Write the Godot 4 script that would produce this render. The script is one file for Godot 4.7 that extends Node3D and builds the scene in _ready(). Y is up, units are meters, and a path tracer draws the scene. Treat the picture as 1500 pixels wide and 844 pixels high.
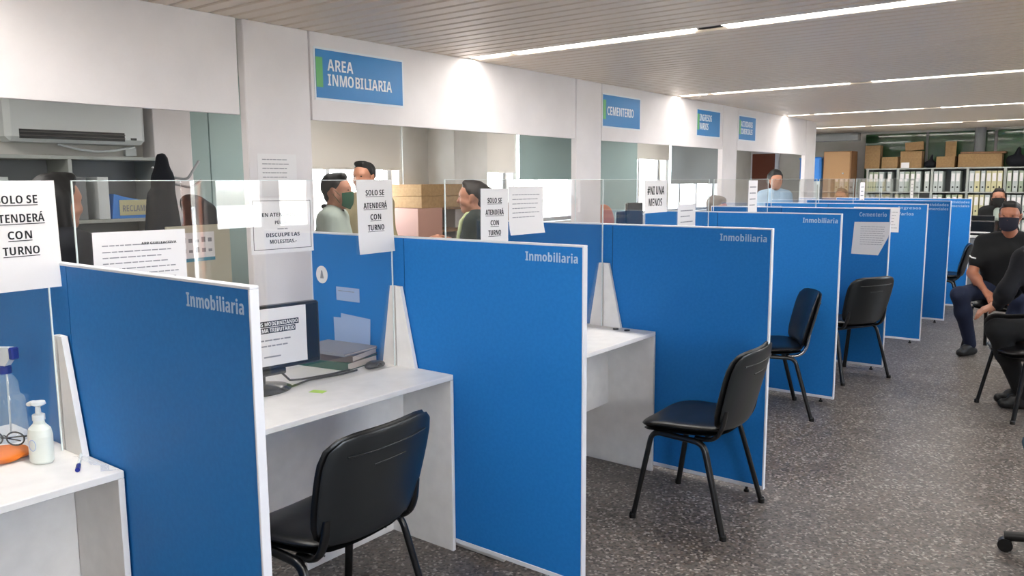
extends Node3D
# Municipal service hall: a row of blue booths along a white header wall, office behind, waiting aisle in front.
# Axes: x = across the hall (towards the waiting aisle), y = up, z = -depth along the row of booths.

const CEIL := 2.36
const HEAD := -3.44      # front face of the header wall
const LEFT := -5.5       # inner face of the office's outer wall
const RIGHT := 2.2       # inner face of the aisle's outer wall
const FAR := 14.4
const NEAR := -3.2
const PT := 0.025        # thickness of a booth partition
const PH := 1.345        # height of a booth partition
const DESK := 0.775
# d (near face), front end, joint, rear end
const PARTS := [[1.055, -1.555, -2.465, -3.1], [2.45, -1.55, -2.47, -3.1], [3.815, -1.345, -2.23, -3.02], [5.75, -1.55, -2.45, -3.07], [7.0, -1.51, -2.4, -3.05], [8.38, -1.487, -2.4, -3.05], [9.77, -1.51, -2.4, -3.05], [11.0, -1.48, -2.4, -3.05]]

var M := {}
var used := {}
var rng := RandomNumberGenerator.new()

class Geo:
	var v := PackedVector3Array()
	var n := PackedVector3Array()
	var u := PackedVector2Array()
	func tri(a: Vector3, b: Vector3, c: Vector3, na: Vector3, nb: Vector3, nc: Vector3, ua := Vector2.ZERO, ub := Vector2.ZERO, uc := Vector2.ZERO) -> void:
		if (b - a).cross(c - a).dot(na + nb + nc) > 0.0:
			v.append_array([a, c, b]); n.append_array([na, nc, nb]); u.append_array([ua, uc, ub])
		else:
			v.append_array([a, b, c]); n.append_array([na, nb, nc]); u.append_array([ua, ub, uc])
	func quad(a: Vector3, b: Vector3, c: Vector3, d: Vector3, nn: Vector3) -> void:
		tri(a, b, c, nn, nn, nn, Vector2(0, 1), Vector2(1, 1), Vector2(1, 0))
		tri(a, c, d, nn, nn, nn, Vector2(0, 1), Vector2(1, 0), Vector2(0, 0))
	func squad(p: Array, q: Array) -> void:      # smooth quad: four points, four normals
		tri(p[0], p[1], p[2], q[0], q[1], q[2])
		tri(p[0], p[2], p[3], q[0], q[2], q[3])
	func box(lo: Vector3, hi: Vector3, bev := 0.0) -> Geo:
		var c := (lo + hi) * 0.5
		var h := (hi - lo).abs() * 0.5
		bev = minf(bev, minf(h.x, minf(h.y, h.z)) * 0.9)
		for ax in 3:
			for s in [-1.0, 1.0]:
				var nn := Vector3.ZERO
				nn[ax] = s
				var a2 := (ax + 1) % 3
				var a3 := (ax + 2) % 3
				var p := []
				for k in [[-1, -1], [1, -1], [1, 1], [-1, 1]]:
					var q := c
					q[ax] += s * h[ax]
					q[a2] += k[0] * (h[a2] - bev)
					q[a3] += k[1] * (h[a3] - bev)
					p.append(q)
				quad(p[0], p[1], p[2], p[3], nn)
		if bev > 0.0:
			for ax in 3:
				var a2 := (ax + 1) % 3
				var a3 := (ax + 2) % 3
				for s2 in [-1.0, 1.0]:
					for s3 in [-1.0, 1.0]:
						var p := []
						for k in [[-1, 0], [1, 0], [1, 1], [-1, 1]]:
							var q := c
							q[ax] += k[0] * (h[ax] - bev)
							q[a2] += s2 * (h[a2] - (bev if k[1] == 0 else 0.0))
							q[a3] += s3 * (h[a3] - (0.0 if k[1] == 0 else bev))
							p.append(q)
						var nn := Vector3.ZERO
						nn[a2] = s2
						nn[a3] = s3
						quad(p[0], p[1], p[2], p[3], nn.normalized())
			for sx in [-1.0, 1.0]:
				for sy in [-1.0, 1.0]:
					for sz in [-1.0, 1.0]:
						var s := Vector3(sx, sy, sz)
						var nn := s.normalized()
						tri(c + s * Vector3(h.x, h.y - bev, h.z - bev), c + s * Vector3(h.x - bev, h.y, h.z - bev), c + s * Vector3(h.x - bev, h.y - bev, h.z), nn, nn, nn)
		return self
	func tube(pts: Array, r: float, sides := 8, flat := 1.0, closed := false) -> Geo:   # flat squashes the section sideways
		var rings := []
		var norms := []
		var cnt := pts.size()
		var ref := Vector3.UP
		for i in cnt:
			var t: Vector3
			if closed:
				t = (pts[(i + 1) % cnt] - pts[(i - 1 + cnt) % cnt]).normalized()
			else:
				t = (pts[mini(i + 1, cnt - 1)] - pts[maxi(i - 1, 0)]).normalized()
			var a := ref - t * ref.dot(t)
			if a.length() < 0.15:
				ref = Vector3.RIGHT if absf(t.x) < 0.7 else Vector3.BACK
				a = ref - t * ref.dot(t)
			a = a.normalized()
			ref = a
			var b := t.cross(a)
			var ring := []
			var nr := []
			for k in sides:
				var g := TAU * k / sides
				ring.append(pts[i] + (a * cos(g) + b * sin(g) * flat) * r)
				nr.append((a * cos(g) + b * sin(g) / flat).normalized())
			rings.append(ring)
			norms.append(nr)
		for i in (cnt if closed else cnt - 1):
			var j := (i + 1) % cnt
			for k in sides:
				var m := (k + 1) % sides
				squad([rings[i][k], rings[i][m], rings[j][m], rings[j][k]], [norms[i][k], norms[i][m], norms[j][m], norms[j][k]])
		if not closed:
			for e in [0, cnt - 1]:
				var t: Vector3 = (pts[0] - pts[1]).normalized() if e == 0 else (pts[cnt - 1] - pts[cnt - 2]).normalized()
				for k in sides:
					tri(pts[e], rings[e][k], rings[e][(k + 1) % sides], t, t, t)
		return self
	func lathe(at: Vector3, prof: Array, sides := 20, sx := 1.0, sz := 1.0) -> Geo:   # profile of Vector2(radius, y)
		for i in prof.size() - 1:
			var p: Vector2 = prof[i]
			var q: Vector2 = prof[i + 1]
			var e := (q - p)
			var nr := Vector2(e.y, -e.x).normalized()
			for k in sides:
				var g := TAU * k / sides
				var h := TAU * (k + 1) / sides
				var cg := Vector3(cos(g) * sx, 0, sin(g) * sz)
				var ch := Vector3(cos(h) * sx, 0, sin(h) * sz)
				var ng := Vector3(cos(g) * nr.x / sx, nr.y, sin(g) * nr.x / sz).normalized()
				var nh := Vector3(cos(h) * nr.x / sx, nr.y, sin(h) * nr.x / sz).normalized()
				squad([at + cg * p.x + Vector3.UP * p.y, at + ch * p.x + Vector3.UP * p.y, at + ch * q.x + Vector3.UP * q.y, at + cg * q.x + Vector3.UP * q.y], [ng, nh, nh, ng])
		return self
	func prism(poly: Array, o: Vector3, ex: Vector3, ey: Vector3, depth: float) -> Geo:   # polygon in ex/ey, pushed along ex x ey
		var ez := ex.cross(ey).normalized()
		var pp := PackedVector2Array(poly)
		var idx := Geometry2D.triangulate_polygon(pp)
		for side in [0.0, depth]:
			var nn := ez * (-1.0 if side == 0.0 else 1.0) * signf(depth)
			for i in range(0, idx.size(), 3):
				var t := []
				for k in 3:
					var q := pp[idx[i + k]]
					t.append(o + ex * q.x + ey * q.y + ez * side)
				tri(t[0], t[1], t[2], nn, nn, nn)
		var area := 0.0
		for i in pp.size():
			area += pp[i].cross(pp[(i + 1) % pp.size()])
		for i in pp.size():
			var a := pp[i]
			var b := pp[(i + 1) % pp.size()]
			var e := (b - a).normalized() * signf(area)
			var nn := ex * e.y - ey * e.x
			var a3 := o + ex * a.x + ey * a.y
			var b3 := o + ex * b.x + ey * b.y
			quad(a3, b3, b3 + ez * depth, a3 + ez * depth, nn)
		return self
	func pad(f: Callable, thick: float, expo := 4.0, rings := 7, segs := 36) -> Geo:   # cushion: f(a, b, side) over a rounded square
		for side in [-1.0, 1.0]:
			var pos := []
			for i in rings + 1:
				var r := sin(float(i) / rings * PI / 2)
				var row := []
				for k in segs:
					var g := TAU * k / segs
					var c := cos(g)
					var s := sin(g)
					var q := r / pow(pow(absf(c), expo) + pow(absf(s), expo), 1.0 / expo)
					row.append(f.call(c * q, s * q, side * thick * 0.5 * pow(maxf(0.0, 1.0 - pow(r, 5.0)), 0.5)))
				pos.append(row)
			for i in rings:
				for k in segs:
					var m := (k + 1) % segs
					var p := [pos[i][k], pos[i][m], pos[i + 1][m], pos[i + 1][k]]
					var q := []
					for w in [[i, k], [i, m], [i + 1, m], [i + 1, k]]:
						var i0 := maxi(w[0] - 1, 0)
						var i1 := mini(w[0] + 1, rings)
						var du: Vector3 = pos[i1][w[1]] - pos[i0][w[1]]
						var dv: Vector3 = pos[maxi(w[0], 1)][(w[1] + 1) % segs] - pos[maxi(w[0], 1)][(w[1] - 1 + segs) % segs]
						var nn := du.cross(dv).normalized()
						if w[0] == 0:
							nn = (pos[1][0] - pos[1][segs / 2]).cross(pos[1][segs / 4] - pos[1][3 * segs / 4]).normalized()
						q.append(nn)
					var out: Vector3 = f.call(0.0, 0.0, side * 0.1) - f.call(0.0, 0.0, 0.0)
					for w in 4:
						if q[w].dot(out) < -0.02:
							q[w] = -q[w]
					squad(p, q)
		return self
	func mesh() -> ArrayMesh:
		var a := []
		a.resize(Mesh.ARRAY_MAX)
		a[Mesh.ARRAY_VERTEX] = v
		a[Mesh.ARRAY_NORMAL] = n
		a[Mesh.ARRAY_TEX_UV] = u
		var m := ArrayMesh.new()
		m.add_surface_from_arrays(Mesh.PRIMITIVE_TRIANGLES, a)
		return m

# ---------------------------------------------------------------- naming and placing
func P(w: float, y: float, d: float) -> Vector3:
	return Vector3(w, y, -d)

func numbered(called: String) -> String:
	var k: int = used.get(called, 0)
	used[called] = k + 1
	return called if k == 0 else "%s_%03d" % [called, k]

func tag(o: Node, label: String, category: String, group := "") -> Node:
	o.set_meta("label", label)
	o.set_meta("category", category)
	if group:
		o.set_meta("group", group)
	return o

func thing(called: String, label: String, category: String, at := Vector3.ZERO, basis := Basis.IDENTITY, group := "") -> Node3D:
	var o := Node3D.new()
	o.name = numbered(called)
	add_child(o)
	o.transform = Transform3D(basis, at)
	tag(o, label, category, group)
	return o

func obj(called: String, mesh: Mesh, mat: Material, parent: Node, at := Vector3.ZERO, basis := Basis.IDENTITY) -> MeshInstance3D:
	var o := MeshInstance3D.new()
	o.name = numbered(called) if parent == self else called
	o.mesh = mesh
	o.material_override = mat
	o.transform = Transform3D(basis, at)
	parent.add_child(o, true)
	return o

func struct(called: String, mesh: Mesh, mat: Material, label := "") -> MeshInstance3D:
	var o := obj(called, mesh, mat, self)
	o.set_meta("kind", "structure")
	if label:
		o.set_meta("label", label)
	return o

func struct_root(called: String, label := "", at := Vector3.ZERO) -> Node3D:
	var o := Node3D.new()
	o.name = numbered(called)
	add_child(o)
	o.position = at
	o.set_meta("kind", "structure")
	if label:
		o.set_meta("label", label)
	return o

func gbox(lo: Vector3, hi: Vector3, bev := 0.0) -> ArrayMesh:
	return Geo.new().box(lo, hi, bev).mesh()

func wbox(w0: float, w1: float, y0: float, y1: float, d0: float, d1: float, bev := 0.0) -> ArrayMesh:
	return gbox(Vector3(w0, y0, -d1), Vector3(w1, y1, -d0), bev)

func dup(src: Node3D, label := "", at = null, basis = null) -> Node3D:
	var r: Node3D = src.duplicate()
	r.name = numbered(String(src.name).rstrip("0123456789").trim_suffix("_"))
	add_child(r)
	if label:
		r.set_meta("label", label)
	if at != null:
		r.position = at
	if basis != null:
		r.basis = basis
	return r

# ---------------------------------------------------------------- materials
func mat(called: String, c: Color, rough := 0.6, metal := 0.0) -> StandardMaterial3D:
	var m := StandardMaterial3D.new()
	m.resource_name = called
	m.albedo_color = c
	m.roughness = rough
	m.metallic = metal
	M[called] = m
	return m

func noise_tex(freq: float, lo: Color, hi: Color, size := 512, type := FastNoiseLite.TYPE_SIMPLEX_SMOOTH, seed_ := 1, octaves := 4) -> NoiseTexture2D:
	var f := FastNoiseLite.new()
	f.noise_type = type
	f.frequency = freq
	f.seed = seed_
	f.fractal_octaves = octaves
	var t := NoiseTexture2D.new()
	t.width = size
	t.height = size
	t.seamless = true
	t.noise = f
	var g := Gradient.new()
	g.set_color(0, lo)
	g.set_color(1, hi)
	t.color_ramp = g
	return t

func triplanar(m: StandardMaterial3D, scale: float) -> void:
	m.uv1_triplanar = true
	m.uv1_world_triplanar = true
	m.uv1_scale = Vector3.ONE * scale

func glass(called: String, c: Color, alpha: float, rough := 0.02) -> StandardMaterial3D:
	var m := mat(called, Color(c.r, c.g, c.b, alpha), rough)
	m.transparency = BaseMaterial3D.TRANSPARENCY_ALPHA
	return m

func glow(called: String, c: Color, e: float) -> StandardMaterial3D:
	var m := mat(called, c, 0.5)
	m.emission_enabled = true
	m.emission = c
	m.emission_energy_multiplier = e
	return m

func make_materials() -> void:
	var m := mat("floor_terrazzo", Color(0.87, 0.87, 0.87), 0.42)
	var f := FastNoiseLite.new()
	f.noise_type = FastNoiseLite.TYPE_CELLULAR
	f.cellular_return_type = FastNoiseLite.RETURN_CELL_VALUE
	f.cellular_jitter = 1.0
	f.frequency = 0.075
	f.fractal_type = FastNoiseLite.FRACTAL_NONE
	f.seed = 7
	var t := NoiseTexture2D.new()
	t.width = 1024
	t.height = 1024
	t.seamless = true
	t.seamless_blend_skirt = 0.02
	t.noise = f
	t.normalize = true
	var g := Gradient.new()
	g.interpolation_mode = Gradient.GRADIENT_INTERPOLATE_CONSTANT
	g.offsets = PackedFloat32Array([0.0, 0.16, 0.36, 0.56, 0.7, 0.8, 0.9])
	g.colors = PackedColorArray([Color(0.33, 0.31, 0.3), Color(0.46, 0.44, 0.42), Color(0.52, 0.49, 0.47), Color(0.42, 0.39, 0.37), Color(0.58, 0.55, 0.52), Color(0.5, 0.44, 0.41), Color(0.74, 0.72, 0.69)])
	t.color_ramp = g
	m.albedo_texture = t
	triplanar(m, 1.25)
	m.detail_enabled = true
	m.detail_blend_mode = BaseMaterial3D.BLEND_MODE_MUL
	m.detail_uv_layer = BaseMaterial3D.DETAIL_UV_2
	m.detail_albedo = noise_tex(0.012, Color(0.82, 0.8, 0.79), Color(1, 1, 1), 512, FastNoiseLite.TYPE_SIMPLEX_SMOOTH, 4)
	m.uv2_triplanar = true
	m.uv2_world_triplanar = true
	m.uv2_scale = Vector3.ONE * 0.35
	m = mat("blue_laminate", Color.WHITE, 0.55)
	m.metallic_specular = 0.32
	m.albedo_texture = noise_tex(0.03, Color(0.12, 0.445, 0.735), Color(0.14, 0.475, 0.765), 512, FastNoiseLite.TYPE_SIMPLEX_SMOOTH, 3)
	triplanar(m, 3.0)
	m.heightmap_enabled = true
	m.heightmap_texture = noise_tex(0.2, Color(0.3, 0.3, 0.3), Color(0.7, 0.7, 0.7), 512, FastNoiseLite.TYPE_SIMPLEX, 5, 2)
	m.heightmap_scale = 0.02
	mat("white_trim", Color(0.86, 0.87, 0.9), 0.4)
	m = mat("white_melamine", Color.WHITE, 0.4)
	m.albedo_texture = noise_tex(0.02, Color(0.89, 0.88, 0.87), Color(0.93, 0.92, 0.91), 256, FastNoiseLite.TYPE_SIMPLEX_SMOOTH, 6)
	triplanar(m, 2.0)
	m = mat("header_paint", Color.WHITE, 0.6)
	m.albedo_texture = noise_tex(0.01, Color(0.86, 0.84, 0.84), Color(0.9, 0.88, 0.88), 256, FastNoiseLite.TYPE_SIMPLEX_SMOOTH, 8)
	triplanar(m, 0.8)
	m = mat("wall_paint", Color.WHITE, 0.8)
	m.albedo_texture = noise_tex(0.01, Color(0.74, 0.73, 0.7), Color(0.8, 0.79, 0.77), 256, FastNoiseLite.TYPE_SIMPLEX_SMOOTH, 9)
	triplanar(m, 0.6)
	mat("teal_panel", Color(0.59, 0.67, 0.66), 0.6)
	mat("slat_metal", Color(0.88, 0.82, 0.75), 0.36)
	mat("slab_concrete", Color(0.55, 0.54, 0.52), 0.9)
	mat("light_housing", Color(0.35, 0.34, 0.33), 0.5)
	glow("light_diffuser", Color(1.0, 0.98, 0.95), 6.0)
	mat("black_plastic", Color(0.03, 0.032, 0.036), 0.35)
	mat("black_gloss", Color(0.02, 0.022, 0.026), 0.15)
	m = mat("black_vinyl", Color(0.028, 0.032, 0.04), 0.36)
	m.heightmap_enabled = true
	m.heightmap_texture = noise_tex(0.15, Color(0.3, 0.3, 0.3), Color(0.7, 0.7, 0.7), 256, FastNoiseLite.TYPE_CELLULAR, 12, 2)
	m.heightmap_scale = 0.02
	triplanar(m, 8.0)
	mat("back_shell", Color(0.1, 0.115, 0.125), 0.33)
	mat("black_metal", Color(0.02, 0.02, 0.024), 0.3)
	mat("chrome", Color(0.75, 0.75, 0.76), 0.15, 1.0)
	mat("paper", Color(0.9, 0.89, 0.89), 0.85)
	mat("print_dark", Color(0.12, 0.12, 0.14), 0.8)
	mat("print_grey", Color(0.55, 0.55, 0.57), 0.8)
	mat("print_white", Color(0.93, 0.93, 0.93), 0.6)
	mat("letter_pale", Color(0.66, 0.76, 0.87), 0.5)
	mat("sign_blue", Color(0.13, 0.47, 0.72), 0.45)
	mat("sign_green", Color(0.36, 0.66, 0.4), 0.45)
	mat("sign_border", Color(0.88, 0.9, 0.92), 0.5)
	glass("acrylic", Color(0.92, 0.96, 0.95), 0.008, 0.01)
	glass("window_glass", Color(0.9, 0.95, 0.95), 0.03, 0.01)
	m = mat("lit_acrylic_edge", Color(0.86, 0.9, 0.9), 0.25)  # whitish colour paints in the light that the screen edges pick up
	mat("aluminium", Color(0.72, 0.73, 0.74), 0.35, 0.7)
	mat("window_frame", Color(0.5, 0.5, 0.5), 0.5)
	mat("orange_post", Color(0.72, 0.42, 0.26), 0.6)
	m = mat("blind_cream", Color(0.82, 0.8, 0.77), 0.9)
	m.backlight_enabled = true
	m.backlight = Color(0.25, 0.24, 0.22)
	m = mat("blind_teal", Color(0.53, 0.6, 0.59), 0.9)
	m.backlight_enabled = true
	m.backlight = Color(0.08, 0.1, 0.1)
	m = mat("blind_grey", Color(0.66, 0.69, 0.7), 0.9)
	m.backlight_enabled = true
	m.backlight = Color(0.18, 0.19, 0.2)
	m = mat("cardboard", Color.WHITE, 0.85)
	m.albedo_texture = noise_tex(0.03, Color(0.55, 0.44, 0.3), Color(0.62, 0.5, 0.35), 256, FastNoiseLite.TYPE_SIMPLEX_SMOOTH, 14)
	triplanar(m, 3.0)
	m = mat("wood_brown", Color.WHITE, 0.55)
	var wt := noise_tex(0.02, Color(0.42, 0.3, 0.19), Color(0.55, 0.41, 0.27), 256, FastNoiseLite.TYPE_SIMPLEX_SMOOTH, 15)
	m.albedo_texture = wt
	triplanar(m, 2.0)
	m.uv1_scale = Vector3(6.0, 0.8, 6.0)
	mat("pink_wood", Color(0.66, 0.5, 0.44), 0.6)
	mat("door_red", Color(0.42, 0.2, 0.12), 0.5)
	mat("tape", Color(0.62, 0.49, 0.32), 0.3)
	mat("shelf_grey", Color(0.66, 0.68, 0.66), 0.5)
	mat("binder_white", Color(0.72, 0.75, 0.74), 0.6)
	mat("binder_cream", Color(0.78, 0.76, 0.6), 0.6)
	mat("binder_green", Color(0.62, 0.67, 0.58), 0.6)
	mat("binder_dark", Color(0.13, 0.14, 0.16), 0.6)
	m = mat("green_glass", Color(0.22, 0.35, 0.24), 0.05)
	m.metallic_specular = 0.9
	mat("concrete_grey", Color(0.5, 0.51, 0.52), 0.8)
	mat("blue_plastic", Color(0.2, 0.5, 0.83), 0.4)
	mat("plastic_white", Color(0.84, 0.86, 0.86), 0.35)
	mat("soap_white", Color(0.87, 0.89, 0.86), 0.3)
	mat("orange_cloth", Color(0.85, 0.45, 0.13), 0.9)
	mat("pen_blue", Color(0.05, 0.13, 0.5), 0.3)
	m = glass("clear_bottle", Color(0.8, 0.9, 0.95), 0.16, 0.05)
	mat("book_green", Color(0.04, 0.28, 0.2), 0.45)
	mat("book_brown", Color(0.36, 0.3, 0.27), 0.6)
	mat("page_edge", Color(0.75, 0.7, 0.66), 0.9)
	mat("yellow_green", Color(0.72, 0.86, 0.42), 0.7)
	mat("pale_print", Color(0.62, 0.7, 0.84), 0.8)
	mat("cream_board", Color(0.72, 0.7, 0.62), 0.7)
	mat("print_teal", Color(0.12, 0.5, 0.6), 0.7)
	mat("coat_navy", Color(0.035, 0.05, 0.09), 0.9)
	mat("teal_fabric", Color(0.06, 0.2, 0.26), 0.9)
	m = mat("skin", Color(0.68, 0.47, 0.37), 0.55)
	mat("skin_tan", Color(0.6, 0.38, 0.28), 0.55)
	mat("hair_dark", Color(0.045, 0.038, 0.035), 0.6)
	mat("hair_brown", Color(0.1, 0.065, 0.05), 0.6)
	mat("hair_grey", Color(0.42, 0.39, 0.37), 0.8)
	mat("tee_black", Color(0.025, 0.027, 0.035), 0.9)
	mat("denim", Color(0.07, 0.11, 0.21), 0.9)
	mat("navy_cloth", Color(0.03, 0.035, 0.07), 0.9)
	mat("mask_navy", Color(0.05, 0.055, 0.13), 0.85)
	mat("mask_black", Color(0.03, 0.03, 0.035), 0.85)
	mat("mask_green", Color(0.05, 0.28, 0.19), 0.85)
	mat("shirt_sage", Color(0.62, 0.66, 0.62), 0.9)
	mat("shirt_khaki", Color(0.6, 0.55, 0.42), 0.9)
	mat("shirt_sky", Color(0.62, 0.72, 0.8), 0.9)
	mat("vest_green", Color(0.08, 0.14, 0.13), 0.9)
	mat("vest_strip", Color(0.78, 0.82, 0.62), 0.6)
	mat("shoe", Color(0.03, 0.03, 0.035), 0.5)
	mat("shoe_sole", Color(0.5, 0.52, 0.55), 0.7)
	m = mat("aisle_paint", Color(0.6, 0.56, 0.52), 0.8)
	mat("pavement", Color(0.74, 0.73, 0.7), 0.9)

# ---------------------------------------------------------------- print and paper
func text_mesh(items: Array, depth := 0.0008) -> ArrayMesh:   # items: [text, x, y, width, height, bold]
	var st := SurfaceTool.new()
	st.begin(Mesh.PRIMITIVE_TRIANGLES)
	for it in items:
		if it[0] == "":       # a plain bar (underline, highlight)
			var b := BoxMesh.new()
			b.size = Vector3(it[3], it[4], depth)
			st.append_from(b, 0, Transform3D(Basis.IDENTITY, Vector3(it[1] + it[3] / 2, it[2] + it[4] / 2, depth / 2)))
			continue
		var font := SystemFont.new()
		font.font_names = PackedStringArray(["Droid Sans"])
		font.font_weight = 700 if it.size() < 6 or it[5] else 400
		var tm := TextMesh.new()
		tm.font = font
		tm.text = it[0]
		tm.font_size = 40
		tm.pixel_size = 0.01
		tm.depth = 0.05
		tm.curve_step = 2.0
		var bb := tm.get_aabb()
		if bb.size.x <= 0.0 or bb.size.y <= 0.0:
			continue
		var s := Vector3(it[3] / bb.size.x, it[4] / bb.size.y, depth / 0.05)
		st.append_from(tm, 0, Transform3D(Basis.from_scale(s), Vector3(it[1] - bb.position.x * s.x, it[2] - bb.position.y * s.y, depth / 2)))
	return st.commit()

const ON_SHIELD := Basis(Vector3(0, 0, -1), Vector3(0, 1, 0), Vector3(1, 0, 0))   # right = deeper into the row, facing the aisle

# a sheet of paper: centre of its top edge, with a slight curl away from what it hangs on below the print
func sheet(called: String, label: String, category: String, at: Vector3, basis: Basis, w: float, h: float, tilt := 0.0, curl := 0.004, m := "paper", group := "") -> MeshInstance3D:
	var g := Geo.new()
	var rows := 8
	for i in rows:
		var f := []
		for k in [i, i + 1]:
			var y: float = -h * k / rows
			var z := 0.0012 + curl * pow(maxf(0.0, float(k) / rows - 0.6) / 0.4, 2.0)
			f.append(Vector2(y, z))
		g.quad(Vector3(-w / 2, f[0].x, f[0].y), Vector3(w / 2, f[0].x, f[0].y), Vector3(w / 2, f[1].x, f[1].y), Vector3(-w / 2, f[1].x, f[1].y), Vector3.BACK)
		g.quad(Vector3(-w / 2, f[0].x, f[0].y - 0.0006), Vector3(w / 2, f[0].x, f[0].y - 0.0006), Vector3(w / 2, f[1].x, f[1].y - 0.0006), Vector3(-w / 2, f[1].x, f[1].y - 0.0006), Vector3.FORWARD)
		for s in [-1.0, 1.0]:
			g.quad(Vector3(s * w / 2, f[0].x, f[0].y), Vector3(s * w / 2, f[1].x, f[1].y), Vector3(s * w / 2, f[1].x, f[1].y - 0.0006), Vector3(s * w / 2, f[0].x, f[0].y - 0.0006), Vector3(s, 0, 0))
	var o := obj(called, g.mesh(), M[m], self, at, basis * Basis(Vector3.BACK, tilt))
	tag(o, label, category, group)
	return o

func lettering(parent: Node3D, items: Array, m := "print_dark", z := 0.0014, called := "lettering") -> MeshInstance3D:
	return obj(called, text_mesh(items), M[m], parent, Vector3(0, 0, z))

func turno_items(w: float, h: float) -> Array:
	var rows := [["SOLO SE", 0.52, 0.14], ["ATENDERÁ", 0.66, 0.32], ["CON", 0.3, 0.48], ["TURNO", 0.46, 0.63]]
	var out := []
	for r in rows:
		var lw: float = r[1] * w
		var y: float = -r[2] * h - 0.022
		out.append([r[0], -lw / 2, y, lw, 0.03 if r[0] == "ATENDERÁ" else 0.023])
		out.append(["", -lw / 2, y - 0.006, lw, 0.0022])
	return out

# illegible printed lines: short grey bars with word gaps
func print_lines(parent: Node3D, w: float, y0: float, count: int, step: float, height := 0.006, seed_ := 1, called := "printed_text") -> void:
	var r := RandomNumberGenerator.new()
	r.seed = seed_
	var items := []
	for i in count:
		var x := -w / 2
		var end := w / 2 * r.randf_range(0.6, 1.0)
		while x < end - 0.01:
			var l := r.randf_range(0.01, 0.032)
			items.append(["", x, y0 - step * i, minf(l, end - x), height * 0.7])
			x += l + 0.0035
	obj(called, text_mesh(items, 0.0004), M.print_grey, parent, Vector3(0, 0, 0.0014)).set_meta("kind", "stuff")

# ---------------------------------------------------------------- the setting
func wall_along(w0: float, w1: float, d0: float, d1: float, y1: float, holes: Array) -> ArrayMesh:   # a wall along the row with openings [d0, d1, y0, y1]
	var g := Geo.new()
	var cuts := [d0, d1]
	for h in holes:
		cuts.append(h[0])
		cuts.append(h[1])
	cuts.sort()
	for i in cuts.size() - 1:
		var a: float = cuts[i]
		var b: float = cuts[i + 1]
		if b - a < 0.001:
			continue
		var hole = null
		for h in holes:
			if h[0] <= a + 0.001 and h[1] >= b - 0.001:
				hole = h
		if hole == null:
			g.box(Vector3(w0, 0, -b), Vector3(w1, y1, -a))
		else:
			if hole[2] > 0.01:
				g.box(Vector3(w0, 0, -b), Vector3(w1, hole[2], -a))
			g.box(Vector3(w0, hole[3], -b), Vector3(w1, y1, -a))
	return g.mesh()

func window_in(n: int, w: float, out: float, h: Array, mull: Array, label: String, fm := "window_frame", mw := 0.02) -> void:   # frame and panes set in the middle of the wall
	var root := struct_root("window_%d" % n, label, P(w, h[2], (h[0] + h[1]) / 2))
	var ft := 0.012 if fm == "orange_post" else 0.045
	var g := Geo.new()
	var c := out * 0.1
	var hw: float = (h[1] - h[0]) / 2
	var hh: float = h[3] - h[2]
	g.box(Vector3(c - 0.03, 0, -hw), Vector3(c + 0.03, ft, hw), 0.004)
	g.box(Vector3(c - 0.03, hh - ft, -hw), Vector3(c + 0.03, hh, hw), 0.004)
	for s in [-1.0, 1.0]:
		g.box(Vector3(c - 0.03, ft, s * hw - (ft if s > 0 else 0.0)), Vector3(c + 0.03, hh - ft, s * hw + (0.0 if s > 0 else ft)), 0.004)
	obj("window_frame", g.mesh(), M[fm], root)
	var xs := [-hw + ft]
	for q in mull:
		var z: float = -(q - (h[0] + h[1]) / 2)
		obj("mullion", gbox(Vector3(c - 0.025, ft, z - mw), Vector3(c + 0.025, hh - ft, z + mw), 0.004), M[fm], root)
		xs.append(z - mw)
		xs.append(z + mw)
	xs.append(hw - ft)
	xs.sort()
	for i in range(0, xs.size() - 1, 2):
		obj("pane", gbox(Vector3(c - 0.003, ft, xs[i]), Vector3(c + 0.003, hh - ft, xs[i + 1])), M.window_glass, root)

func light_fitting(d: float, w0: float, w1: float, energy: float, label: String) -> void:
	var t := thing("ceiling_light", label, "ceiling light", P((w0 + w1) / 2, CEIL, d), Basis.IDENTITY, "linear ceiling lights")
	var l := (w1 - w0) / 2
	var g := Geo.new()
	g.box(Vector3(-l, 0.028, -0.095), Vector3(l, 0.04, 0.095))
	for s in [-1.0, 1.0]:
		g.box(Vector3(-l, 0.0, s * 0.095 - 0.003), Vector3(l, 0.04, s * 0.095 + 0.003))
	obj("housing", g.mesh(), M.light_housing, t)
	obj("diffuser", gbox(Vector3(-l + 0.004, 0.005, -0.08), Vector3(l - 0.004, 0.027, 0.08), 0.004), M.light_diffuser, t)
	var a := AreaLight3D.new()
	a.name = "lamp"
	a.area_size = Vector2(2 * l - 0.01, 0.15)
	a.light_energy = energy * (w1 - w0) / 1.2
	a.light_color = Color(1.0, 0.985, 0.965)
	a.area_range = 20.0
	a.area_attenuation = 2.0
	a.shadow_enabled = true
	a.transform = Transform3D(Basis(Vector3.RIGHT, -PI / 2), Vector3(0, 0.003, 0))
	t.add_child(a)

const ROWS := [-1.95, 1.05, 4.05, 7.05, 10.05, 12.75]

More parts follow.
